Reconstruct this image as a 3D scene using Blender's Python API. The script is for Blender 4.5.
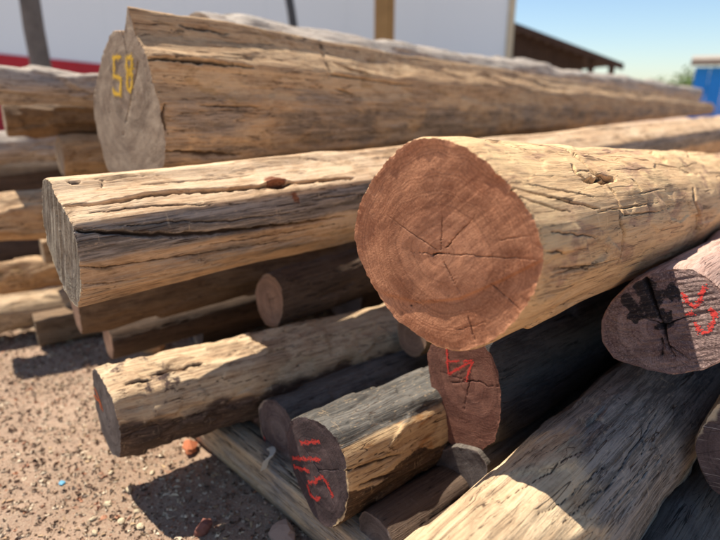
import bpy, math, random
import numpy as np
from mathutils import Matrix, Vector

scene = bpy.context.scene
for o in list(bpy.data.objects):
    bpy.data.objects.remove(o, do_unlink=True)
COL = scene.collection
R = math.radians
random.seed(7)

# ---------------------------------------------------------------- camera
cam_d = bpy.data.cameras.new('camera')
cam = bpy.data.objects.new('camera', cam_d)
COL.objects.link(cam)
cam.location = (0, 0, 0.9)
cam.rotation_euler = (R(90 - 18.1), 0, 0)
cam_d.sensor_width = 36
cam_d.lens = 27.2
cam_d.clip_start = 0.02
cam_d.clip_end = 2000
cam_d.dof.use_dof = True
cam_d.dof.focus_distance = 0.90
cam_d.dof.aperture_fstop = 2.4
scene.camera = cam

# ---------------------------------------------------------------- sky, sun, exposure
SUN_AZ, SUN_EL = R(-58), R(62)      # from the left, a little behind the pile
SUN_TO = Vector((math.sin(SUN_AZ) * math.cos(SUN_EL), math.cos(SUN_AZ) * math.cos(SUN_EL), math.sin(SUN_EL)))
elev = math.asin(SUN_TO.z)
azim = math.atan2(SUN_TO.x, SUN_TO.y)
w = bpy.data.worlds.new('World')
scene.world = w
w.use_nodes = True
nt = w.node_tree
nt.nodes.clear()
sky = nt.nodes.new('ShaderNodeTexSky')
sky.sky_type = 'NISHITA'
sky.sun_disc = False
sky.sun_elevation = elev
sky.sun_rotation = azim
sky.air_density = 1.0
sky.dust_density = 0.3
sky.ozone_density = 1.0
bg = nt.nodes.new('ShaderNodeBackground')
bg.inputs['Strength'].default_value = 0.082
wo = nt.nodes.new('ShaderNodeOutputWorld')
tint = nt.nodes.new('ShaderNodeMix')
tint.data_type = 'RGBA'
tint.blend_type = 'MULTIPLY'
tint.inputs[0].default_value = 1.0
tint.inputs[7].default_value = (0.93, 1.0, 1.07, 1)
nt.links.new(sky.outputs[0], tint.inputs[6])
nt.links.new(tint.outputs[2], bg.inputs[0])
nt.links.new(bg.outputs[0], wo.inputs[0])
sd = bpy.data.lights.new('sun', 'SUN')
sd.energy = 5.0
sd.angle = R(0.5)
sd.color = (1.0, 0.94, 0.84)
sun = bpy.data.objects.new('sun', sd)
COL.objects.link(sun)
sun.location = (-8, 3, 12)
sun.rotation_euler = SUN_TO.to_track_quat('Z', 'Y').to_euler()
vs = scene.view_settings
vs.view_transform = 'Standard'
vs.look = 'None'
vs.gamma = 1
vs.use_curve_mapping = False
vs.exposure = 0.8

# ---------------------------------------------------------------- numpy noise
def _hash(ix, iy, iz, seed):
    n = (ix.astype(np.int64) * 73856093) ^ (iy.astype(np.int64) * 19349663) ^ (iz.astype(np.int64) * 83492791) ^ (seed * 2654435761)
    n = n & 0x7fffffff
    n = ((n >> 13) ^ n) & 0x7fffffff
    n = (n * ((n * n * 15731 + 789221) & 0x7fffffff) + 1376312589) & 0x7fffffff
    return n / float(0x7fffffff) * 2 - 1

def vnoise(x, y, z, seed=0):
    x, y, z = np.broadcast_arrays(x, y, z)
    fx, fy, fz = np.floor(x), np.floor(y), np.floor(z)
    u, v, ww = x - fx, y - fy, z - fz
    u = u * u * (3 - 2 * u); v = v * v * (3 - 2 * v); ww = ww * ww * (3 - 2 * ww)
    out = 0
    for a in (0, 1):
        for b in (0, 1):
            for c in (0, 1):
                wt = (u if a else 1 - u) * (v if b else 1 - v) * (ww if c else 1 - ww)
                out = out + wt * _hash(fx + a, fy + b, fz + c, seed)
    return out

def fbm(x, y, z, seed=0, octv=4, gain=0.5):
    s = 0; a = 1.0; f = 1.0
    for o in range(octv):
        s = s + a * vnoise(x * f, y * f, z * f, seed + o * 17)
        a *= gain; f *= 2.03
    return s

def seg_dist(u, v, pts):
    """distance of points (u,v) to a polyline and position 0..1 along it"""
    best = np.full(u.shape, 1e9); pos = np.zeros(u.shape)
    n = len(pts) - 1
    for i in range(n):
        (a, b), (c, d) = pts[i], pts[i + 1]
        dx, dy = c - a, d - b
        L = dx * dx + dy * dy + 1e-12
        s = np.clip(((u - a) * dx + (v - b) * dy) / L, 0, 1)
        q = np.hypot(u - a - s * dx, v - b - s * dy)
        m = q < best
        best = np.where(m, q, best); pos = np.where(m, (i + s) / n, pos)
    return best, pos

# ---------------------------------------------------------------- mesh / object helpers
def mesh_np(name, co, faces, smooth=True):
    """faces: (n,4) or (n,3) int array"""
    me = bpy.data.meshes.new(name)
    co = np.asarray(co, np.float32); faces = np.asarray(faces, np.int32)
    me.vertices.add(len(co)); me.vertices.foreach_set('co', co.ravel())
    k = faces.shape[1]
    me.loops.add(faces.size); me.loops.foreach_set('vertex_index', faces.ravel())
    me.polygons.add(len(faces))
    me.polygons.foreach_set('loop_start', np.arange(0, faces.size, k, dtype=np.int32))
    me.polygons.foreach_set('loop_total', np.full(len(faces), k, np.int32))
    me.polygons.foreach_set('use_smooth', np.full(len(faces), smooth, bool))
    me.update(calc_edges=True)
    return me

def attr(me, name, vals):
    a = me.attributes.new(name, 'FLOAT', 'POINT')
    a.data.foreach_set('value', np.asarray(vals, np.float32).ravel())

def link(name, data, mat=None, parent=None):
    o = bpy.data.objects.new(name, data)
    COL.objects.link(o)
    if mat and data: data.materials.append(mat)
    if parent: o.parent = parent
    return o

def tag(o, label=None, cat=None, group=None, kind=None):
    if label: o['label'] = label
    if cat: o['category'] = cat
    if group: o['group'] = group
    if kind: o['kind'] = kind
    return o

class MB:
    def __init__(s): s.v = []; s.f = []
    def poly(s, pts):
        n = len(s.v); s.v += [tuple(p) for p in pts]; s.f.append(tuple(range(n, n + len(pts))))
    def box(s, x0, x1, y0, y1, z0, z1):
        n = len(s.v)
        s.v += [(x0,y0,z0),(x1,y0,z0),(x1,y1,z0),(x0,y1,z0),(x0,y0,z1),(x1,y0,z1),(x1,y1,z1),(x0,y1,z1)]
        s.f += [tuple(n + i for i in q) for q in ((0,3,2,1),(4,5,6,7),(0,1,5,4),(1,2,6,5),(2,3,7,6),(3,0,4,7))]
    def tube(s, pts, rads, n=10, seed=0, rough=0.0):
        rng = np.random.default_rng(seed); base = len(s.v); pts = [Vector(p) for p in pts]
        for i, p in enumerate(pts):
            d = (pts[min(i + 1, len(pts) - 1)] - pts[max(i - 1, 0)]).normalized()
            a = d.orthogonal().normalized() if abs(d.z) < .99 else Vector((1, 0, 0)); b = d.cross(a)
            if i == 0: ref = a
            a = (ref - d * ref.dot(d)).normalized(); b = d.cross(a)
            for k in range(n):
                th = 2 * math.pi * k / n; r = rads[i] * (1 + rough * rng.normal())
                s.v.append(tuple(p + a * (r * math.cos(th)) + b * (r * math.sin(th))))
        for i in range(len(pts) - 1):
            for k in range(n):
                q = (k + 1) % n
                s.f.append((base + i * n + k, base + i * n + q, base + (i + 1) * n + q, base + (i + 1) * n + k))
        s.f.append(tuple(base + k for k in reversed(range(n))))
        s.f.append(tuple(base + (len(pts) - 1) * n + k for k in range(n)))
    def build(s, name, mat, parent=None, smooth=False):
        me = bpy.data.meshes.new(name); me.from_pydata(s.v, [], s.f)
        if smooth: me.polygons.foreach_set('use_smooth', [True] * len(me.polygons))
        me.update()
        return link(name, me, mat, parent)

# ---------------------------------------------------------------- material helpers
class NT:
    def __init__(s, name):
        s.m = bpy.data.materials.new(name); s.m.use_nodes = True
        s.t = s.m.node_tree; s.t.nodes.clear()
        s.out = s.n('ShaderNodeOutputMaterial'); s.b = s.n('ShaderNodeBsdfPrincipled')
        s.t.links.new(s.b.outputs[0], s.out.inputs[0])
    def n(s, typ, **kw):
        nd = s.t.nodes.new(typ)
        for k, v in kw.items(): setattr(nd, k, v)
        return nd
    def set(s, sock, v):
        if hasattr(v, 'links') or isinstance(v, bpy.types.NodeSocket): s.t.links.new(v, sock)
        else: sock.default_value = v
    def obj(s): return s.n('ShaderNodeTexCoord').outputs['Object']
    def map(s, vec, scale=(1,1,1), loc=(0,0,0), rot=(0,0,0)):
        m = s.n('ShaderNodeMapping'); s.set(m.inputs[0], vec)
        m.inputs['Location'].default_value = loc; m.inputs['Rotation'].default_value = rot; m.inputs['Scale'].default_value = scale
        return m.outputs[0]
    def noise(s, vec, scale, detail=4, rough=.55, dist=0.0):
        n = s.n('ShaderNodeTexNoise'); s.set(n.inputs['Vector'], vec); n.inputs['Scale'].default_value = scale
        n.inputs['Detail'].default_value = detail; n.inputs['Roughness'].default_value = rough; n.inputs['Distortion'].default_value = dist
        return n.outputs[0]
    def ramp(s, v, a, b, inv=False):
        r = s.n('ShaderNodeMapRange'); r.interpolation_type = 'SMOOTHSTEP'; s.set(r.inputs[0], v)
        r.inputs[1].default_value = a; r.inputs[2].default_value = b
        r.inputs[3].default_value = 1 if inv else 0; r.inputs[4].default_value = 0 if inv else 1
        return r.outputs[0]
    def math(s, op, a, b=0.0, c=None):
        m = s.n('ShaderNodeMath', operation=op); s.set(m.inputs[0], a); s.set(m.inputs[1], b)
        if c is not None: s.set(m.inputs[2], c)
        return m.outputs[0]
    def mix(s, f, a, b):
        m = s.n('ShaderNodeMix', data_type='RGBA')
        s.set(m.inputs[0], f)
        for i, v in ((6, a), (7, b)):
            if isinstance(v, tuple): m.inputs[i].default_value = (*v[:3], 1)
            else: s.set(m.inputs[i], v)
        return m.outputs[2]
    def attr(s, name):
        a = s.n('ShaderNodeAttribute'); a.attribute_name = name; return a.outputs['Fac']
    def bump(s, h, strength, dist, prev=None):
        b = s.n('ShaderNodeBump'); s.set(b.inputs['Height'], h); b.inputs['Strength'].default_value = strength; b.inputs['Distance'].default_value = dist
        if prev is not None: s.set(b.inputs['Normal'], prev)
        return b.outputs[0]
    def done(s, col, rough=.8, nrm=None, spec=.3):
        if isinstance(col, tuple): s.b.inputs['Base Color'].default_value = (*col[:3], 1)
        else: s.set(s.b.inputs['Base Color'], col)
        s.set(s.b.inputs['Roughness'], rough); s.b.inputs['Specular IOR Level'].default_value = spec
        if nrm is not None: s.set(s.b.inputs['Normal'], nrm)
        return s.m

def wood_side(name, c1, c2, weath_shade, hewn, lines=(.045,.023,.013), seed=0.0, stain=None, bark=None, line_amt=.9, contrast=1.0):
    """c1/c2 streaked wood, weath where attribute 'weather' is high, hewn on fresh axe facets"""
    t = NT(name); o = t.obj()
    o = t.map(o, loc=(seed * 3.1, seed * 1.7, seed * 2.3))
    g1 = t.noise(t.map(o, (1.0, 12, 12)), 3.0, 6, .6, .35)
    g2 = t.noise(t.map(o, (2.0, 55, 55)), 3.0, 5, .68, .25)
    g3 = t.noise(t.map(o, (9, 150, 150)), 3.0, 4, .7, .1)
    patch = t.noise(t.map(o, (2.2, 5, 5)), 2.4, 5, .6, .6)
    blot = t.noise(o, 22, 7, .68)
    fleck = t.noise(t.map(o, (60, 170, 170)), 1.0, 4, .7)
    v = t.math('ADD', t.math('MULTIPLY', g1, .36), t.math('MULTIPLY', g2, .38))
    v = t.math('ADD', v, t.math('MULTIPLY', g3, .26))
    dk = tuple(x * k for x, k in zip(c2, (.40, .36, .34)))
    col = t.mix(t.ramp(v, .47, .56), c2, c1)
    col = t.mix(t.math('MULTIPLY', t.ramp(v, .38, .475, inv=True), .85 * contrast), col, dk)
    hw = t.math('MULTIPLY', t.attr('hewn'), t.ramp(t.math('ADD', t.math('MULTIPLY', blot, .6), t.math('MULTIPLY', g2, .4)), .40, .58))
    col = t.mix(t.math('MULTIPLY', hw, .85), col, hewn)
    if stain:
        st = t.ramp(t.noise(t.map(o, (3, 7, 7), loc=(4, 2, 9)), 2.2, 5, .65, .8), .53, .66)
        col = t.mix(t.math('MULTIPLY', st, .75), col, t.mix(t.ramp(g2, .4, .62), tuple(x * .5 for x in stain), stain))
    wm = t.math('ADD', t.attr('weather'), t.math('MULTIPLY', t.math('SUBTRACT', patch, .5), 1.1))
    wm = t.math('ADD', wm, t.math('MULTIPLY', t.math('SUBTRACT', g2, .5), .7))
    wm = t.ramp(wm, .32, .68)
    wcol = t.mix(t.ramp(v, .44, .56), tuple(x * .42 for x in weath_shade), tuple(x * 1.12 for x in weath_shade))
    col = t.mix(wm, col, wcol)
    if bark:
        bm = t.ramp(t.math('ADD', t.attr('bark'), t.math('MULTIPLY', t.math('SUBTRACT', blot, .5), 1.3)), .42, .56)
        col = t.mix(bm, col, t.mix(t.ramp(v, .44, .56), tuple(x * .4 for x in bark), tuple(x * 1.15 for x in bark)))
    # fine drying lines that follow the grain, and longer splits
    fl = t.noise(t.map(o, (1.6, 46, 46), loc=(7, 3, 1)), 2.6, 3, .5, .4)
    ln = t.ramp(t.math('ABSOLUTE', t.math('SUBTRACT', fl, .5)), .003, .018, inv=True)
    ln = t.math('MULTIPLY', ln, t.ramp(t.noise(t.map(o, (3, 10, 10), loc=(1, 8, 2)), 2.5, 3), .42, .58))
    ls = t.noise(t.map(o, (.55, 17, 17), loc=(3, 9, 6)), 2.6, 2, .45, .35)
    l2 = t.ramp(t.math('ABSOLUTE', t.math('SUBTRACT', ls, .5)), .002, .010, inv=True)
    l2 = t.math('MULTIPLY', l2, t.ramp(t.noise(t.map(o, (2, 8, 8), loc=(5, 1, 7)), 2.5, 3), .47, .56))
    ln = t.math('MAXIMUM', ln, l2)
    col = t.mix(t.math('MULTIPLY', ln, line_amt), col, lines)
    # scuffs across the grain
    sc = t.noise(t.map(o, (70, 9, 9), rot=(0, .3, .25)), 2.0, 3, .6)
    scm = t.math('MULTIPLY', t.ramp(sc, .60, .70), t.ramp(blot, .48, .66))
    col = t.mix(t.math('MULTIPLY', scm, .45), col, tuple(min(.85, x * 1.3 + .02) for x in c1))
    # dust and dark specks
    col = t.mix(t.math('MULTIPLY', t.ramp(fleck, .56, .72), .35), col, tuple(min(.85, x * 1.2 + .04) for x in c1))
    col = t.mix(t.math('MULTIPLY', t.ramp(fleck, .28, .42, inv=True), .55), col, dk)
    cr = t.attr('crack')
    col = t.mix(t.math('MULTIPLY', t.ramp(cr, .15, .8), .9), col, lines)
    h = t.math('ADD', t.math('MULTIPLY', g2, .8), t.math('MULTIPLY', g3, 1.0))
    h = t.math('ADD', h, t.math('MULTIPLY', fleck, .35))
    h = t.math('SUBTRACT', h, t.math('MULTIPLY', ln, 1.1))
    nb = t.bump(h, .6, .0032)
    nb = t.bump(t.math('ADD', t.math('MULTIPLY', blot, .6), t.math('MULTIPLY', sc, .4)), .25, .005, nb)
    return t.done(col, t.math('ADD', .68, t.math('MULTIPLY', g1, .3)), nb, .25)

def wood_end(name, c1, c2, rim, dark, pith=(0, 0), saw=0.6, saw_amt=.5, seed=0.0, stain=None, rays=.5, saw_col=None, ringk=.5, dirt_=.35, wrinkle=0.0, heart=None):
    """cut face: rings round the pith, rays, saw marks; attribute 'rim' marks the sapwood"""
    t = NT(name); o = t.obj()
    p = t.map(o, loc=(0, -pith[0], -pith[1]))
    sep = t.n('ShaderNodeSeparateXYZ'); t.set(sep.inputs[0], p)
    y, z = sep.outputs[1], sep.outputs[2]
    wob = t.noise(t.map(o, (0, 9, 9), loc=(seed, seed * 2, 0)), 1.0, 3, .5)
    rad = t.math('SQRT', t.math('ADD', t.math('MULTIPLY', y, y), t.math('MULTIPLY', z, z)))
    rad = t.math('ADD', rad, t.math('MULTIPLY', t.math('SUBTRACT', wob, .5), .05))
    cr_ = t.n('ShaderNodeCombineXYZ'); t.set(cr_.inputs[0], rad)
    ring = t.noise(cr_.outputs[0], 260, 3, .6)
    ringb = t.noise(cr_.outputs[0], 55, 2, .5)
    ang = t.math('ARCTAN2', z, y)
    ca = t.n('ShaderNodeCombineXYZ'); t.set(ca.inputs[0], t.math('MULTIPLY', ang, 1.0)); t.set(ca.inputs[1], t.math('MULTIPLY', rad, 6.0))
    ray = t.noise(ca.outputs[0], 40, 3, .6)
    blot = t.noise(t.map(o, (1, 1, 1), loc=(seed * 5, 1, 2)), 14, 5, .62, .5)
    fine = t.noise(o, 220, 4, .7)
    sawv = t.map(t.map(o, rot=(saw, 0, 0)), (1, 6, 420))
    sn = t.noise(sawv, 1.0, 4, .65, .15)
    sawv2 = t.map(t.map(o, rot=(saw + .35, 0, 0)), (1, 9, 300))
    sn2 = t.noise(sawv2, 1.0, 3, .6, .1)
    col = t.mix(t.ramp(blot, .36, .64), c1, c2)
    if heart: col = t.mix(t.math('MULTIPLY', t.ramp(rad, .03, .105, inv=True), .55), col, heart)
    band = t.noise(cr_.outputs[0], 18, 2, .5)
    col = t.mix(t.math('MULTIPLY', t.ramp(band, .45, .62), .4), col, tuple(x * .62 for x in c2))
    col = t.mix(t.math('MULTIPLY', t.ramp(ring, .46, .62), ringk), col, tuple(x * .5 for x in c2))
    col = t.mix(t.math('MULTIPLY', t.ramp(ringb, .50, .66), .35), col, tuple(min(1, x * 1.25) for x in c1))
    col = t.mix(t.math('MULTIPLY', t.ramp(ray, .5, .66), rays * .6), col, tuple(min(1, x * 1.35) for x in c1))
    col = t.mix(t.math('MULTIPLY', t.ramp(ray, .34, .46, inv=True), rays * .6), col, tuple(x * .45 for x in c2))
    if stain:
        sm_ = t.ramp(t.math('ADD', t.attr('stain'), t.math('MULTIPLY', t.math('SUBTRACT', t.noise(t.map(o, (1, 30, 60)), 1.0, 6, .7), .5), 1.6)), .42, .58)
        col = t.mix(sm_, col, stain)
    sm = t.math('MULTIPLY', t.ramp(sn, .55, .68), t.ramp(t.noise(o, 16, 3), .38, .60))
    col = t.mix(t.math('MULTIPLY', sm, saw_amt), col, saw_col or tuple(min(.9, x * 1.5 + .02) for x in c1))
    col = t.mix(t.math('MULTIPLY', t.ramp(sn2, .58, .68), saw_amt * .7), col, tuple(x * .5 for x in c2))
    col = t.mix(t.ramp(t.math('ADD', t.attr('rim'), t.math('MULTIPLY', t.math('SUBTRACT', blot, .5), .5)), .35, .75), col, rim)
    col = t.mix(t.math('MULTIPLY', t.ramp(fine, .54, .70), .35), col, tuple(min(.9, x * 1.3 + .02) for x in c1))
    col = t.mix(t.math('MULTIPLY', t.ramp(fine, .30, .44, inv=True), .5), col, tuple(x * .4 for x in c2))
    # dirt
    dt_ = t.ramp(t.noise(o, 9, 6, .7, .5), .52, .68)
    col = t.mix(t.math('MULTIPLY', dt_, dirt_), col, tuple(x * .45 + .01 for x in c2))
    col = t.mix(t.math('MULTIPLY', t.ramp(t.attr('crack'), .2, .8), .9), col, dark)
    h = t.math('ADD', t.math('MULTIPLY', sn, .8), t.math('MULTIPLY', fine, .7))
    h = t.math('ADD', h, t.math('MULTIPLY', sn2, .5))
    nb = t.bump(h, .4, .0016)
    nb = t.bump(t.math('ADD', ring, t.math('ADD', blot, ray)), .3, .003, nb)
    if wrinkle:
        wr = t.noise(t.map(o, (1, 34, 70), rot=(.5, 0, 0)), 1.0, 5, .6, 1.2)
        nb = t.bump(wr, 1.0, wrinkle, nb)
    return t.done(col, .76, nb, .22)

def plain(name, col, rough=.8, amt=.25, scale=8, bump=.0, bdist=.01):
    t = NT(name); o = t.obj(); n = t.noise(o, scale, 6, .65)
    c = t.mix(t.math('MULTIPLY', t.ramp(n, .35, .7), amt), col, tuple(x * .45 for x in col))
    n2 = t.noise(o, scale * 9, 4, .6)
    c = t.mix(t.math('MULTIPLY', t.ramp(n2, .5, .75), amt * .7), c, tuple(min(.9, x * 1.25 + .02) for x in col))
    nb = t.bump(t.math('ADD', n, n2), bump, bdist) if bump else None
    return t.done(c, rough, nb)

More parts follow.
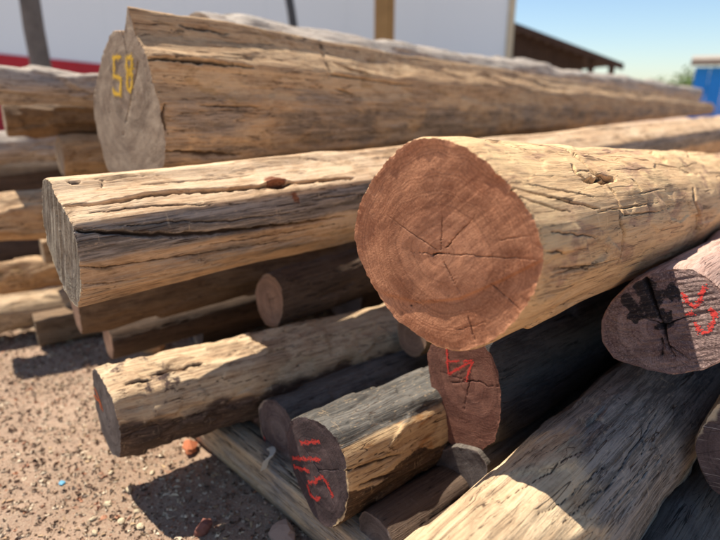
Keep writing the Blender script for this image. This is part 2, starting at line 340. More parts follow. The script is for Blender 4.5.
# ---------------------------------------------------------------- logs: measured placement
# P = centre of the near cut, h = heading (deg), e = pitch (deg), k = taper per metre,
# sec = cross-section corners (left, up, along), cracks = (width mm, depth mm, [(angle deg, metres along)...])
LOGS = {
    'A': {'P': [0.1217, 0.7144, 0.7037], 'h': 44.2, 'e': -5, 'k': -0.02, 'len': 3.4, 'sec': [[0.1673, -0.0155, -0.0169], [0.1574, 0.0326, -0.02], [0.1351, 0.0725, -0.0211], [0.1089, 0.1034, -0.0209], [0.076, 0.1303, -0.0197], [0.0524, 0.1396, -0.0179], [0.0146, 0.1392, -0.0138], [-0.0217, 0.129, -0.0089], [-0.05, 0.114, -0.0045], [-0.0779, 0.0922, 0.0004], [-0.1016, 0.0694, 0.005], [-0.1205, 0.0415, 0.0095], [-0.1308, 0.0134, 0.0131], [-0.1302, -0.016, 0.0156], [-0.123, -0.0439, 0.0173], [-0.1069, -0.0794, 0.0186], [-0.0826, -0.1149, 0.0191], [-0.0482, -0.1435, 0.0178], [-0.0179, -0.1562, 0.0156], [0.0148, -0.1586, 0.0123], [0.0496, -0.1497, 0.0077], [0.086, -0.1354, 0.0025], [0.1146, -0.1099, -0.0029], [0.1379, -0.0825, -0.0078], [0.1575, -0.0507, -0.0127]], 'cracks': [[9, 22, [[346, 0.304], [358, 0.324], [12, 0.304], [26, 0.292], [37, 0.3], [40, 0.344]]], [4.5, 14, [[26, 0.232], [35, 0.216], [40, 0.228]]], [8, 28, [[42, 0.22], [42, 0.284], [42, 0.344]]], [5, 15, [[44, 0.296], [58, 0.292], [67, 0.288], [77, 0.272], [88, 0.28], [99, 0.28], [107, 0.28]]], [5, 12, [[45, 0.412], [51, 0.412], [56, 0.412]]], [2.2, 5, [[62, 0.432], [69, 0.42], [76, 0.412]]], [5, 12, [[60, 0.736], [73, 0.7], [102, 0.764]]], [2.6, 7, [[44, 0.0], [50, 0.052], [58, 0.12], [66, 0.204]]], [1.8, 4, [[42, 0.048], [48, 0.116], [56, 0.2]]], [1.8, 4, [[51, 0.0], [58, 0.044], [65, 0.108]]], [1.5, 4, [[84, 0.0], [86, 0.028], [89, 0.064]]], [3, 5, [[134, 0.06], [135, 0.112], [136, 0.168]]], [1.5, 3, [[74, 0.024], [79, 0.092], [84, 0.176]]], [1.5, 3, [[96, 0.036], [104, 0.168]]], [3, 6, [[2, 0.42], [19, 0.588], [38, 0.848]]], [2, 5, [[6, 0.276], [17, 0.388], [28, 0.456]]]], 'ecracks': [[3.5, 8, [[0.0264, -0.0199], [0.0138, -0.016], [0.003, -0.0141]]], [1.2, 3, [[0.003, -0.0141], [-0.0285, -0.0107], [-0.0866, -0.0028], [-0.1295, 0.0031]]], [1, 2.5, [[0.0248, -0.0189], [0.0729, -0.0235]]], [1.2, 3, [[0.0125, -0.0108], [0.014, 0.0462]]], [1.2, 3, [[0.005, -0.0065], [-0.0361, 0.0452]]], [0.9, 2, [[0.0204, -0.0108], [0.0636, 0.0063], [0.1039, 0.025]]], [1.2, 3, [[0.0069, -0.0269], [-0.0217, -0.0671]]], [1.2, 3, [[-0.0344, -0.0977], [-0.0437, -0.1221], [-0.0525, -0.1406]]], [1.3, 3, [[-0.0611, -0.0421], [-0.0917, -0.0598], [-0.1159, -0.0756]]], [0.9, 2, [[-0.0159, -0.1226], [-0.0668, -0.0962]]], [0.9, 2, [[-0.0713, 0.018], [-0.1153, 0.032]]], [0.9, 2, [[0.0431, -0.092], [0.086, -0.1321]]]], 'pith': [0.0138, -0.0167], 'step': [[0.1436, -0.0937], [0.1185, -0.0977], [0.048, -0.0964], [-0.0191, -0.0736], [-0.0784, -0.0327], [-0.1292, 0.0055], [-0.1424, 0.0181]], 'spots': [[40, 0.64], [63, 0.86], [44, 0.1], [2, 0.468]]},
    'B': {'P': [-0.5588, 0.985, 0.6303], 'h': 47.3, 'e': 0.1, 'k': 0, 'len': 5.5, 'sec': [[0.0676, 0.1111, 0.001], [0.1185, 0.0393, 0.0015], [0.1211, -0.0321, 0.0014], [0.0836, -0.079, 0.0009], [0.0356, -0.1174, 0.0002], [-0.0329, -0.1244, -0.0006], [-0.086, -0.0693, -0.0012], [-0.1029, -0.0144, -0.0013], [-0.1052, 0.0223, -0.0012], [-0.0946, 0.0558, -0.0011], [-0.0529, 0.0774, -0.0005], [-0.0138, 0.097, 0.0], [0.0059, 0.1182, 0.0003], [0.0396, 0.1199, 0.0007]], 'cracks': [[8, 18, [[32, 0.008], [35, 0.044], [35, 0.108], [33, 0.156], [35, 0.228], [41, 0.3], [46, 0.42], [48, 0.532], [53, 0.652]]], [6, 16, [[67, 0.008], [73, 0.056], [81, 0.116], [88, 0.184], [94, 0.26], [97, 0.344], [103, 0.508], [106, 0.62]]], [2.2, 6, [[104, 0.004], [110, 0.04], [114, 0.136], [123, 0.36], [128, 0.612]]], [2, 5, [[69, 0.076], [72, 0.168], [82, 0.296], [86, 0.476]]], [2, 5, [[124, 0.004], [133, 0.088], [138, 0.212]]], [2, 4, [[107, 0.228], [112, 0.372], [115, 0.572]]], [2, 5, [[12, 0.152], [16, 0.276], [18, 0.396]]], [4, 7, [[359, 0.028], [1, 0.036], [0, 0.048]]], [2, 4, [[10, 0.072], [6, 0.08], [0, 0.088]]], [2, 4, [[1, 0.556], [8, 0.628], [25, 0.672]]], [2, 5, [[49, 0.036], [51, 0.144], [61, 0.26]]]], 'ecracks': [[3, 6, [[0.0081, 0.0626], [-0.0252, -0.0461]]]], 'knot': [47, 0.44]},
    'C': {'P': [-0.6017, 1.4945, 0.9017], 'h': 41, 'e': -1.5, 'k': -0.08, 'len': 8.0, 'sec': [[0.0535, 0.1512, -0.003], [0.121, 0.1062, -0.0007], [0.1714, 0.0491, 0.0017], [0.2263, -0.0148, 0.0043], [0.2393, -0.0707, 0.006], [0.2319, -0.1274, 0.0074], [0.2029, -0.2215, 0.0093], [0.1434, -0.2393, 0.0088], [0.0033, -0.2308, 0.0061], [-0.0989, -0.21, 0.0038], [-0.1414, -0.178, 0.0022], [-0.1583, -0.1222, 0.0004], [-0.1558, -0.067, -0.001], [-0.1503, -0.0269, -0.0019], [-0.127, 0.0196, -0.0027], [-0.1169, 0.0794, -0.0041], [-0.0664, 0.1363, -0.0047], [-0.0442, 0.2052, -0.0061], [-0.0169, 0.1464, -0.0041]], 'cracks': [[9, 20, [[57, 0.004], [56, 0.072], [56, 0.176], [58, 0.308]]], [6, 14, [[134, 0.004], [137, 0.104], [140, 0.236]]], [6, 12, [[9, 0.668], [29, 0.648], [59, 0.636], [61, 0.788], [67, 1.09]]], [9, 12, [[38, 0.676], [47, 0.752], [53, 0.848]]], [5, 8, [[79, 0.652], [85, 0.724]]], [4, 8, [[18, 0.132], [20, 0.288]]], [4, 6, [[102, 0.112], [104, 0.312]]], [4, 6, [[38, 1.69], [66, 2.34]]], [5, 8, [[98, 0.016], [113, 0.0], [123, 0.008]]]], 'ecracks': [[5, 10, [[-0.0642, 0.0699], [-0.0127, -0.0037], [0.0513, -0.0917], [0.1253, -0.2003]]], [4, 8, [[-0.0031, 0.1357], [-0.0132, 0.0763]]], [3, 6, [[0.0836, 0.0548], [0.1585, -0.1042]]]], 'paint': [[[0.0654, 0.0853], [0.0201, 0.0848]], [[0.06, 0.0839], [0.0741, 0.042]], [[0.0795, 0.0396], [0.0378, 0.0339]], [[0.0378, 0.0339], [0.0479, -0.0063]], [[0.0483, -0.0075], [0.0903, -0.005], [0.0897, 0.0066]], [[-0.0018, 0.0551], [-0.0091, 0.0813], [-0.036, 0.0814], [-0.0332, 0.0614], [-0.022, 0.0498], [-0.0038, 0.0526]], [[-0.0031, 0.0405], [-0.026, 0.0449], [-0.0201, 0.0135], [-0.0031, 0.0013], [0.0093, 0.0062], [-0.002, 0.0405]]]},
    'P': {'P': [-0.5685, 1.06, 0.2161], 'h': 57, 'e': -1.5, 'k': -0.02, 'len': 2.2, 'sec': [[0.0721, 0.0775, -0.0109], [0.1006, -0.0229, -0.0118], [0.0806, -0.0958, -0.0074], [0.0149, -0.1202, 0.0013], [-0.0554, -0.0897, 0.0092], [-0.0912, -0.0205, 0.0117], [-0.0929, 0.0296, 0.0106], [-0.0778, 0.0703, 0.0077], [-0.0185, 0.0915, -0.0001], [0.0367, 0.0999, -0.0071]], 'cracks': [[6, 8, [[22, 0.092], [25, 0.204]]], [6, 10, [[29, 0.036], [31, 0.088]]]], 'ecracks': [[3, 6, [[0.0291, 0.0401], [-0.0097, -0.0655]]]], 'paint': [[[0.073, 0.0303], [0.0493, 0.0151], [0.0311, -0.0103]], [[0.0911, 0.0034], [0.0511, 0.0037], [0.0479, -0.0133]]]},
    'Q': {'P': [-0.1914, 1.0904, 0.1482], 'h': 50, 'e': -1, 'k': -0.05, 'len': 2.0, 'sec': [[0.0817, 0.0264, -0.0047], [0.0761, -0.0471, -0.0032], [0.0452, -0.0883, -0.0008], [-0.0051, -0.0888, 0.0018], [-0.0507, -0.0629, 0.0038], [-0.0767, -0.0108, 0.0042], [-0.0723, 0.0392, 0.0031], [-0.0445, 0.072, 0.0011], [0.0013, 0.082, -0.0015], [0.052, 0.0645, -0.0039]], 'paint': [[[0.0629, -0.0461], [0.0447, -0.0823]]]},
    'R': {'P': [-0.0815, 0.8811, 0.1999], 'h': 51, 'e': -0.8, 'k': -0.02, 'len': 2.0, 'sec': [[0.1089, 0.0286, -0.0042], [0.102, -0.0287, -0.0032], [0.0754, -0.0702, -0.0017], [0.0385, -0.1091, 0.0002], [-0.0083, -0.1242, 0.002], [-0.0442, -0.1059, 0.003], [-0.0815, -0.0583, 0.0037], [-0.0966, 0.0192, 0.0031], [-0.0861, 0.0773, 0.0019], [-0.0583, 0.1125, 0.0005], [-0.011, 0.1221, -0.0013], [0.0545, 0.1006, -0.0033], [0.0912, 0.0709, -0.0042]], 'cracks': [[4, 8, [[57, 0.0], [63, 0.064], [69, 0.124]]], [5, 8, [[80, 0.024], [91, 0.128]]]], 'ecracks': [[3, 7, [[-0.0003, 0.0048], [0.0579, 0.0415]]], [3, 7, [[-0.0003, 0.0048], [-0.0519, -0.0437]]], [2, 5, [[-0.0003, 0.0048], [-0.0686, 0.0455]]]], 'paint': [[[0.0533, 0.0375], [-0.0077, 0.0737]], [[0.0864, -0.0173], [-0.011, 0.0351]], [[0.0822, -0.0358], [0.0285, -0.0136]], [[0.0355, -0.0515], [0.0296, -0.071], [0.0077, -0.0706], [-0.0077, -0.0541]], [[0.0074, -0.0233], [-0.0177, 0.0014], [-0.0463, -0.0255]], [[0.0317, -0.0431], [0.0058, -0.0259]]]},
    'S': {'P': [0.2065, 0.9519, 0.3361], 'h': 50, 'e': 0.2, 'k': 0, 'len': 2.2, 'sec': [[0.1055, 0.0451, 0.0002], [0.0903, -0.0242, -0.0001], [0.0813, -0.0831, -0.0003], [0.0586, -0.1284, -0.0004], [0.0159, -0.1422, -0.0005], [-0.0493, -0.115, -0.0004], [-0.0819, -0.0761, -0.0003], [-0.0907, -0.0249, -0.0001], [-0.0873, 0.0333, 0.0001], [-0.0767, 0.0745, 0.0003], [-0.0559, 0.1051, 0.0004], [-0.0239, 0.1282, 0.0004], [0.0317, 0.1211, 0.0004], [0.0827, 0.0901, 0.0003]], 'ecracks': [[2.5, 7, [[0.0314, 0.0042], [-0.0339, 0.0372], [-0.0529, 0.0359], [-0.0857, 0.0494]]], [2, 5, [[-0.0128, 0.028], [0.0002, -0.0666]]], [2, 4, [[-0.0128, 0.028], [0.0645, 0.0152]]]], 'paint': [[[0.0519, 0.0924], [0.0405, 0.0208]], [[0.0424, 0.0493], [0.0184, 0.059]], [[0.0392, 0.0213], [0.0066, 0.0528], [-0.0165, 0.073]], [[0.0074, 0.0634], [-0.0165, 0.073]], [[-0.0165, 0.073], [-0.0098, 0.0508], [-0.0032, 0.0238]]], 'pith': [-0.0082, 0.0238]},
    'T': {'P': [0.5322, 0.8653, 0.5217], 'h': 46, 'e': -0.7, 'k': -0.03, 'len': 2.2, 'sec': [[0.0989, -0.0321, -0.0337], [0.1015, -0.0114, -0.026], [0.0945, 0.0166, -0.0133], [0.0783, 0.0462, 0.0019], [0.049, 0.0723, 0.0185], [0.0167, 0.0881, 0.0316], [-0.0087, 0.0925, 0.0387], [-0.0358, 0.0825, 0.0405], [-0.0589, 0.069, 0.04], [-0.08, 0.046, 0.0353], [-0.0917, 0.0167, 0.0261], [-0.0945, -0.0191, 0.0124], [-0.0865, -0.0451, 0.0003], [-0.0678, -0.063, -0.0108], [-0.0564, -0.0678, -0.0151], [-0.0302, -0.0832, -0.0268], [0.0244, -0.0831, -0.0383], [0.0622, -0.0794, -0.0448], [0.0877, -0.0595, -0.0423]], 'ecracks': [[9, 16, [[0.0532, 0.0647], [0.0263, 0.0239], [0.006, -0.0055]]], [7, 14, [[0.006, -0.0055], [-0.0097, -0.0353], [-0.0263, -0.0528]]], [5, 10, [[0.0009, -0.0295], [-0.0116, -0.08]]], [3, 7, [[0.006, -0.0055], [-0.0217, 0.0124], [-0.0412, 0.02]]], [3, 7, [[0.006, -0.0055], [0.0601, 0.0047]]], [3, 6, [[-0.0097, -0.0353], [-0.0461, -0.0509]]]], 'paint': [[[-0.0065, 0.0523], [-0.0193, 0.0375], [-0.0307, 0.0325], [-0.0357, 0.0458], [-0.0343, 0.0671]], [[-0.0307, 0.0538], [-0.0377, 0.065]], [[-0.0202, 0.0178], [-0.0319, 0.0229]], [[-0.0374, 0.0077], [-0.0492, -0.0043], [-0.0591, -0.002], [-0.0629, 0.015], [-0.0535, 0.0348]], [[-0.0535, 0.0348], [-0.0637, 0.0249]]], 'pith': [0.006, -0.0055]},
    'O': {'P': [-0.2509, 1.3996, 0.354], 'h': 46, 'e': 0.8, 'k': 0.05, 'len': 1.6, 'sec': [[0.0782, 0.0151, 0.0043], [0.0691, -0.0497, 0.0029], [0.0296, -0.0865, 0.0003], [-0.0287, -0.0759, -0.0026], [-0.0612, -0.0442, -0.0038], [-0.0757, 0.0181, -0.0037], [-0.0696, 0.0614, -0.0028], [-0.0133, 0.0861, 0.0005], [0.0292, 0.0696, 0.0025]], 'ecracks': [[3, 7, [[-0.0001, 0.0016], [-0.0254, -0.0559]]], [3, 7, [[-0.0001, 0.0016], [0.0311, 0.0517]]], [2, 5, [[-0.0001, 0.0016], [-0.0574, 0.0299]]]]},
    'V': {'P': [0.6328, 0.7647, 0.3428], 'h': 45, 'e': -1, 'k': 0, 'len': 1.8, 'sec': [[0.0654, -0.0202, -0.0165], [0.0616, 0.0125, -0.0058], [0.0516, 0.0486, 0.0069], [0.0356, 0.0758, 0.0179], [0.0053, 0.092, 0.0277], [-0.0271, 0.0828, 0.0299], [-0.0494, 0.0532, 0.0243], [-0.0605, 0.0171, 0.0148], [-0.0589, -0.0288, 0.0003], [-0.0426, -0.0685, -0.0145], [-0.0178, -0.0877, -0.0244], [0.0065, -0.0898, -0.0288], [0.0287, -0.0804, -0.0294], [0.0475, -0.0569, -0.0251]], 'ecracks': []},
    'X': {'P': [0.2069, 0.9325, 0.1479], 'h': 47, 'e': 0, 'k': 0, 'len': 1.6, 'sec': [[0.0731, 0.0205, -0.0013], [0.0455, -0.0849, -0.0008], [0.0082, -0.0849, -0.0001], [-0.0392, -0.0469, 0.0007], [-0.0656, 0.0061, 0.0011], [-0.0609, 0.0622, 0.0011], [-0.0361, 0.0835, 0.0006], [0.0184, 0.0667, -0.0003]]},
    'U': {'P': [0.0874, 0.4975, 0.2355], 'h': 46, 'e': 1, 'k': 0.0, 'len': 2.4, 'r': 0.12320000000000002, 'cracks': [[1.0, 2, [[341, 0.132], [342, 0.204], [343, 0.288]]], [1.0, 2, [[342, 0.084], [342, 0.128]]], [1.0, 2, [[359, 0.16], [5, 0.244], [10, 0.336]]], [1.0, 2, [[24, 0.496], [32, 0.468], [40, 0.436]]], [1.0, 2, [[17, 0.172], [22, 0.224], [25, 0.34]]], [1.0, 2, [[328, 0.588], [355, 0.524], [10, 0.512]]], [1.0, 2, [[29, 0.196], [33, 0.304]]], [1.0, 2, [[42, 0.308], [46, 0.452]]], [1.0, 2, [[334, 0.04], [332, 0.088]]], [1.0, 2, [[62, 0.488], [62, 0.604]]], [1.0, 2, [[58, 0.436], [62, 0.544]]]]},
    'D': {'P': [-0.5441, 1.9803, 1.0041], 'h': 41, 'e': -1.0, 'k': -0.05, 'len': 8.0, 'r': 0.15},
    'E': {'P': [-1.3338, 1.9772, 0.93], 'h': 52, 'e': -3, 'k': 0.0, 'len': 2.0, 'r': 0.068},
    'F': {'P': [-1.3743, 2.1772, 0.8016], 'h': 54, 'e': -1, 'k': 0.0, 'len': 2.0, 'r': 0.066},
    'G': {'P': [-1.2132, 2.2331, 0.6509], 'h': 52, 'e': 0, 'k': 0.0, 'len': 1.8, 'r': 0.078},
    'G2': {'P': [-1.9301, 2.5448, 0.6388], 'h': 66, 'e': 1, 'k': 0.0, 'len': 1.5, 'r': 0.07},
    'H': {'P': [-1.3614, 2.2532, 0.3904], 'h': 52, 'e': 0, 'k': 0.0, 'len': 1.8, 'r': 0.105},
    'H2': {'P': [-1.3875, 1.8071, 0.4739], 'h': 60, 'e': 0, 'k': 0.0, 'len': 1.6, 'r': 0.085},
    'I': {'P': [-1.2276, 2.0189, 0.3173], 'h': 52, 'e': 0, 'k': 0.0, 'len': 1.6, 'r': 0.045},
    'J': {'P': [-1.6204, 2.0252, 0.1757], 'h': 60, 'e': 0, 'k': 0.0, 'len': 1.8, 'r': 0.058},
    'K': {'P': [-1.5074, 1.8405, 0.0934], 'h': 60, 'e': 0, 'k': 0.0, 'len': 1.8, 'r': 0.068},
    'N1': {'P': [-0.8149, 1.4441, 0.3291], 'h': 54, 'e': 0, 'k': 0.0, 'len': 1.8, 'r': 0.085},
    'N2': {'P': [-0.7968, 1.5651, 0.1523], 'h': 50, 'e': 0, 'k': 0.0, 'len': 1.5, 'r': 0.056},
    'Z': {'P': [0.1312, 1.278, 0.3036], 'h': 48, 'e': 0, 'k': 0.0, 'len': 1.4, 'r': 0.056},
    'X2': {'P': [0.0338, 0.8093, 0.093], 'h': 50, 'e': 0, 'k': 0.0, 'len': 1.2, 'r': 0.06},
    'W': {'P': [0.4118, 0.5914, 0.1343], 'h': 46, 'e': 0, 'k': 0.0, 'len': 1.8, 'r': 0.085},
}

def section(l, phi):
    if 'r' in l:
        rr = l['r']; sd = l.get('seed', 1)
        wob = 1 + .06 * np.sin(2 * phi + sd) + .04 * np.sin(3 * phi + 2 * sd) + .02 * np.sin(5 * phi + sd * 3)
        if l.get('square'):
            c = np.maximum(np.abs(np.cos(phi)), np.abs(np.sin(phi))); wob = wob * (1 + .8 * (1 / c - 1))
        return rr * wob, np.zeros_like(phi)
    s = np.array(l['sec']); n = len(s)
    # closed curve, corners eased a little
    d = np.concatenate([s[i] + (s[(i + 1) % n] - s[i]) * np.linspace(0, 1, 40, endpoint=False)[:, None] for i in range(n)])
    m = l.get('ease', 24)
    ker = np.hanning(m + 2)[1:-1]; ker /= ker.sum()
    d = np.stack([np.convolve(np.concatenate([d[-m:, j], d[:, j], d[:m, j]]), ker, 'same')[m:-m] for j in range(3)], 1)
    ph = np.arctan2(-d[:, 0], d[:, 1]); r = np.hypot(d[:, 0], d[:, 1]); i = np.argsort(ph)
    q = (phi + math.pi) % (2 * math.pi) - math.pi
    co = np.linalg.lstsq(s[:, :2], s[:, 2], rcond=None)[0]
    rr = np.interp(q, ph[i], r[i], period=2 * math.pi)
    return rr, co[0] * (-np.sin(phi) * rr) + co[1] * np.cos(phi) * rr

def plane_of(l):
    if 'r' in l: return (0.0, 0.0)
    s = np.array(l['sec']); return np.linalg.lstsq(s[:, :2], s[:, 2], rcond=None)[0]

def log_frame(l):
    h, e = R(l['h']), R(l['e'])
    D = Vector((math.sin(h) * math.cos(e), math.cos(h) * math.cos(e), math.sin(e)))
    Y = Vector((-math.cos(h), math.sin(h), 0)); Z = D.cross(Y)
    return Matrix(((D.x, Y.x, Z.x, l['P'][0]), (D.y, Y.y, Z.y, l['P'][1]), (D.z, Y.z, Z.z, l['P'][2]), (0, 0, 0, 1)))

def facets(U, T, R0, du, dt, seed, sharp=15):
    """axe-hewn facets: nearest seed's tilted plane"""
    rng = np.random.default_rng(seed)
    per = 2 * math.pi * R0; nu = max(3, int(round(per / du))); tm = T.max(); ntt = int(tm / dt) + 2
    num = np.zeros(U.shape); den = np.full(U.shape, 1e-9); nrid = np.zeros(U.shape)
    wu = U + .25 * du * fbm(U / du * 1.5, T / dt * 1.5, 0 * U, seed + 3, 2)
    wt = T + .25 * dt * fbm(U / du * 1.5, T / dt * 1.5, 0 * U + 5, seed + 9, 2)
    for i in range(nu):
        for j in range(-1, ntt):
            cu = (i + rng.uniform(.1, .9)) * per / nu; ct = (j + rng.uniform(.1, .9)) * dt
            gu, gt, of, ri = rng.normal() * .10, rng.normal() * .05, rng.normal() * .3, rng.random()
            if ct > tm + dt: continue
            a = (wu - cu + per / 2) % per - per / 2; b = wt - ct
            d = (a / du) ** 2 + (b / dt) ** 2
            m = d < 4
            if not m.any(): continue
            wgt = np.exp(-d[m] * sharp)
            num[m] += wgt * (gu * a[m] + gt * b[m] + of * .004); den[m] += wgt; nrid[m] += wgt * ri
    return np.clip(num / den, -.007, .007), nrid / den

def build_log(key, l, side_mat, end_mat, name, label, group, du=.004, dt=.006, grow=2.0, nr=36, low=.006, fac=None,
              grain=.0008, ncr=10, weather=None, bark=None, hewn=None, rimw=.012, stain=None, paint_mat=None, paint_w=.006,
              saw=0.6, sawd=.00012, body_label=None, end_label=None, extra=None, chip=.0, rim_side=None):
    rng = np.random.default_rng(abs(hash_s(key)) % 100000)
    seed = int(rng.integers(1, 9999)); l.setdefault('seed', seed % 10)
    root = link(name, None); root.empty_display_size = .1
    root.matrix_world = log_frame(l)
    tag(root, label, 'log', group)
    R0 = l['r'] if 'r' in l else float(np.mean(section(l, np.linspace(0, 6.28, 90))[0]))
    # angle samples: closer together on the side that faces the yard
    dens = lambda p: np.where((p > R(-95)) & (p < R(165)), 1.0, .3)
    pp = np.linspace(-math.pi, math.pi, 4000); cum = np.concatenate([[0], np.cumsum(dens(pp[:-1]) * np.diff(pp))])
    nphi = int(cum[-1] * R0 / du)
    phi = np.interp(np.linspace(0, cum[-1], nphi, endpoint=False), cum, pp)
    ts = [0.0]
    while ts[-1] < l['len']: ts.append(ts[-1] + dt * (1 + grow * ts[-1]))
    ts[-1] = l['len']; ts = np.array(ts)
    T, PH = np.meshgrid(ts, phi, indexing='ij')
    rs, ss = section(l, phi)
    RS = np.broadcast_to(rs, T.shape); mean = rs.mean()
    bl = np.clip(T / 1.2, 0, 1) * .35
    Rr = (RS * (1 - bl) + mean * bl) * (1 + l['k'] * T)
    S = np.broadcast_to(ss, T.shape) * np.clip(1 - T / .8, 0, 1)
    cs, sn = np.cos(PH), np.sin(PH); U = (PH % (2 * math.pi)) * R0
    y0, z0 = -sn * Rr, cs * Rr
    ramp_in = .12 + .88 * np.clip(T / .06, 0, 1)
    disp = low * fbm(T * 2.2, y0 * 9, z0 * 9, seed, 3) * ramp_in
    hew = np.full(T.shape, .3)
    if fac:
        fv, rid = facets(U, T, R0, fac[0], fac[1], seed, fac[3] if len(fac) > 3 else 15)
        disp = disp + fv * fac[2] * ramp_in; hew = rid
    disp = disp + grain * fbm(T * 5, y0 * 110, z0 * 110, seed + 31, 3) * ramp_in + grain * .7 * fbm(T * 2.5, y0 * 38, z0 * 38, seed + 57, 2) * ramp_in
    if chip:
        cn = fbm(T * 9, y0 * 16, z0 * 16, seed + 77, 3)
        disp = disp - chip * np.clip((cn - .35) * 6, 0, 1) * ramp_in
    crack = np.zeros(T.shape); cut = np.zeros(T.shape)
    cl = list(l.get('cracks', []))
    for (wd, dp, pts) in cl:
        pu = [(R(a) * R0, t) for a, t in pts]
        Uc = U
        if pu[0][0] > math.pi * 1.85 * R0 or max(p[0] for p in pu) - min(p[0] for p in pu) > 3 * R0:
            pu = [(a if a < math.pi * R0 else a - 2 * math.pi * R0, t) for a, t in pu]
            Uc = np.where(U > math.pi * R0, U - 2 * math.pi * R0, U)
        jit = .0022 * fbm(T * 60, Uc * 60, 0 * T, seed + 5, 2)
        q, s = seg_dist(Uc + jit, T + jit * .6, pu)
        wv = wd * .001 * (.35 + .65 * np.sin(np.clip(s, .03, .97) * math.pi)) * (1 + .35 * vnoise(T * 90, Uc * 90, 0 * T, seed + 8))
        m = np.clip(1.25 - q / np.maximum(wv, du * .45), 0, 1)
        cut = np.maximum(cut, dp * .001 * m); crack = np.maximum(crack, m)
    disp = disp - cut
    for i in range(ncr):
        t0 = rng.random() ** 1.6 * min(l['len'], 1.6); L = rng.uniform(.04, .35); p0 = rng.uniform(-.4, 2.2) ; sl = rng.normal() * .05
        k = 5; pts = [((p0 * R0) + sl * L * j / k + rng.normal() * .0015, t0 + L * j / k) for j in range(k + 1)]
        Uc = np.where(U > math.pi * R0 * 1.6, U - 2 * math.pi * R0, U)
        sel = (np.abs(T - t0 - L / 2) < L / 2 + .02)
        q = np.full(T.shape, 1.); s = np.zeros(T.shape)
        q[sel], s[sel] = seg_dist(Uc[sel] + .0008 * vnoise(T[sel] * 80, Uc[sel] * 80, 0 * T[sel], seed + i), T[sel], pts)
        wv = rng.uniform(.0010, .0022) * np.sin(np.clip(s, .03, .97) * math.pi)
        m = np.clip(1.2 - q / np.maximum(wv, du * .4), 0, 1) * (q < .05)
        disp = disp - rng.uniform(.002, .005) * m; crack = np.maximum(crack, m * .9)
    if 'knot' in l:
        ka, kt = l['knot']; ku = R(ka) * R0
        a, b = (U - ku), (T - kt)
        q = np.hypot(a / .014, b / .026)
        disp = disp - .022 * np.clip(1.1 - q, 0, 1) ** .6
        lip = np.exp(-((q - 1.35) / .35) ** 2) * (a < .006)
        disp = disp + .006 * lip; crack = np.maximum(crack, np.clip(1.2 - q, 0, 1))
    # worn, slightly splintered arris at the cut
    disp = disp - (.0016 + .0010 * vnoise(y0 * 160, z0 * 160, 0 * T, seed + 91) + .0012 * vnoise(y0 * 420, z0 * 420, 0 * T, seed + 93)) * np.exp(-T / .002) - .0008 * np.exp(-T / .010)
    Rf = Rr + disp
    x = T + S + .0015 * vnoise(y0 * 150, z0 * 150, 0 * T, seed + 3) * np.exp(-T / .004)
    co = np.stack([x, -sn * Rf, cs * Rf], -1)
    nt_, np_ = T.shape
    i, j = np.meshgrid(np.arange(nt_ - 1), np.arange(np_), indexing='ij'); j2 = (j + 1) % np_
    f = np.stack([i * np_ + j, i * np_ + j2, (i + 1) * np_ + j2, (i + 1) * np_ + j], -1).reshape(-1, 4)[:, ::-1]
    me = mesh_np('log_body', co.reshape(-1, 3), f)
    dg = np.degrees((PH + math.pi) % (2 * math.pi) - math.pi)
    attr(me, 'crack', crack); attr(me, 'hewn', hewn(dg, T, hew) if hewn else hew)
    attr(me, 'weather', weather(dg, T) if weather else np.full(T.shape, .25))
    if bark: attr(me, 'bark', bark(dg, T))
    b = link('log_body', me, side_mat, root)
    if body_label: b['label'] = body_label
    # ---- cut face
    pl = plane_of(l)
    rim = co[0]                                             # shared outline
    ry, rz = rim[:, 1], rim[:, 2]
    def face_x(y, z):
        fx = pl[0] * y + pl[1] * z
        d = sawd * fbm(y * 6 , (y * math.sin(saw) + z * math.cos(saw)) * 220, 0 * y, seed + 11, 2) + .0012 * fbm(y * 22, z * 22, 0 * y, seed + 13, 3)
        ck = np.zeros(y.shape)
        for (wd, dp, pts) in l.get('ecracks', []):
            jit = .0012 * fbm(y * 110, z * 110, 0 * y, seed + 23, 2)
            q, s = seg_dist(y + jit, z + jit, [tuple(p) for p in pts])
            m = np.clip(1.2 - q / np.maximum(wd * .00045 * (1.15 - .85 * s), dum), 0, 1) * (1 - .75 * s ** 2)
            d = d + dp * .001 * m; ck = np.maximum(ck, m)
        if 'step' in l:
            q, s = seg_dist(y, z, [tuple(p) for p in l['step']])
            xs = np.array([p[0] for p in l['step']])[::-1]; zs = np.array([p[1] for p in l['step']])[::-1]
            below = np.interp(y, xs, zs) - z
            d = d + .004 * np.clip(below / .003, 0, 1) * np.exp(-np.clip(below, 0, 1) / .03)
        return fx + d, ck
    dum = max(.0007, R0 / nr * .35)
    rho = (np.arange(nr + 1) / nr) ** .9
    Yg = rho[:, None] * ry[None]; Zg = rho[:, None] * rz[None]
    X, ck = face_x(Yg, Zg)
    X[-1] = rim[:, 0]
    edge = np.clip((rho[:, None] - .9) / .1, 0, 1) ** 2
    X = X * (1 - edge) + (rim[None, :, 0]) * edge
    fco = np.stack([X, Yg, Zg], -1)
    n2 = len(phi)
    i, j = np.meshgrid(np.arange(nr), np.arange(n2), indexing='ij'); j2 = (j + 1) % n2
    ff = np.stack([i * n2 + j, i * n2 + j2, (i + 1) * n2 + j2, (i + 1) * n2 + j], -1).reshape(-1, 4)
    fm = mesh_np('cut_face', fco.reshape(-1, 3), ff)
    rr2 = np.hypot(ry, rz)[None]
    attr(fm, 'crack', ck)
    rwv = rimw * np.clip(.75 + 1.1 * fbm(ry * 28, rz * 28, 0 * ry, seed + 71, 3), .15, 2.2)[None]
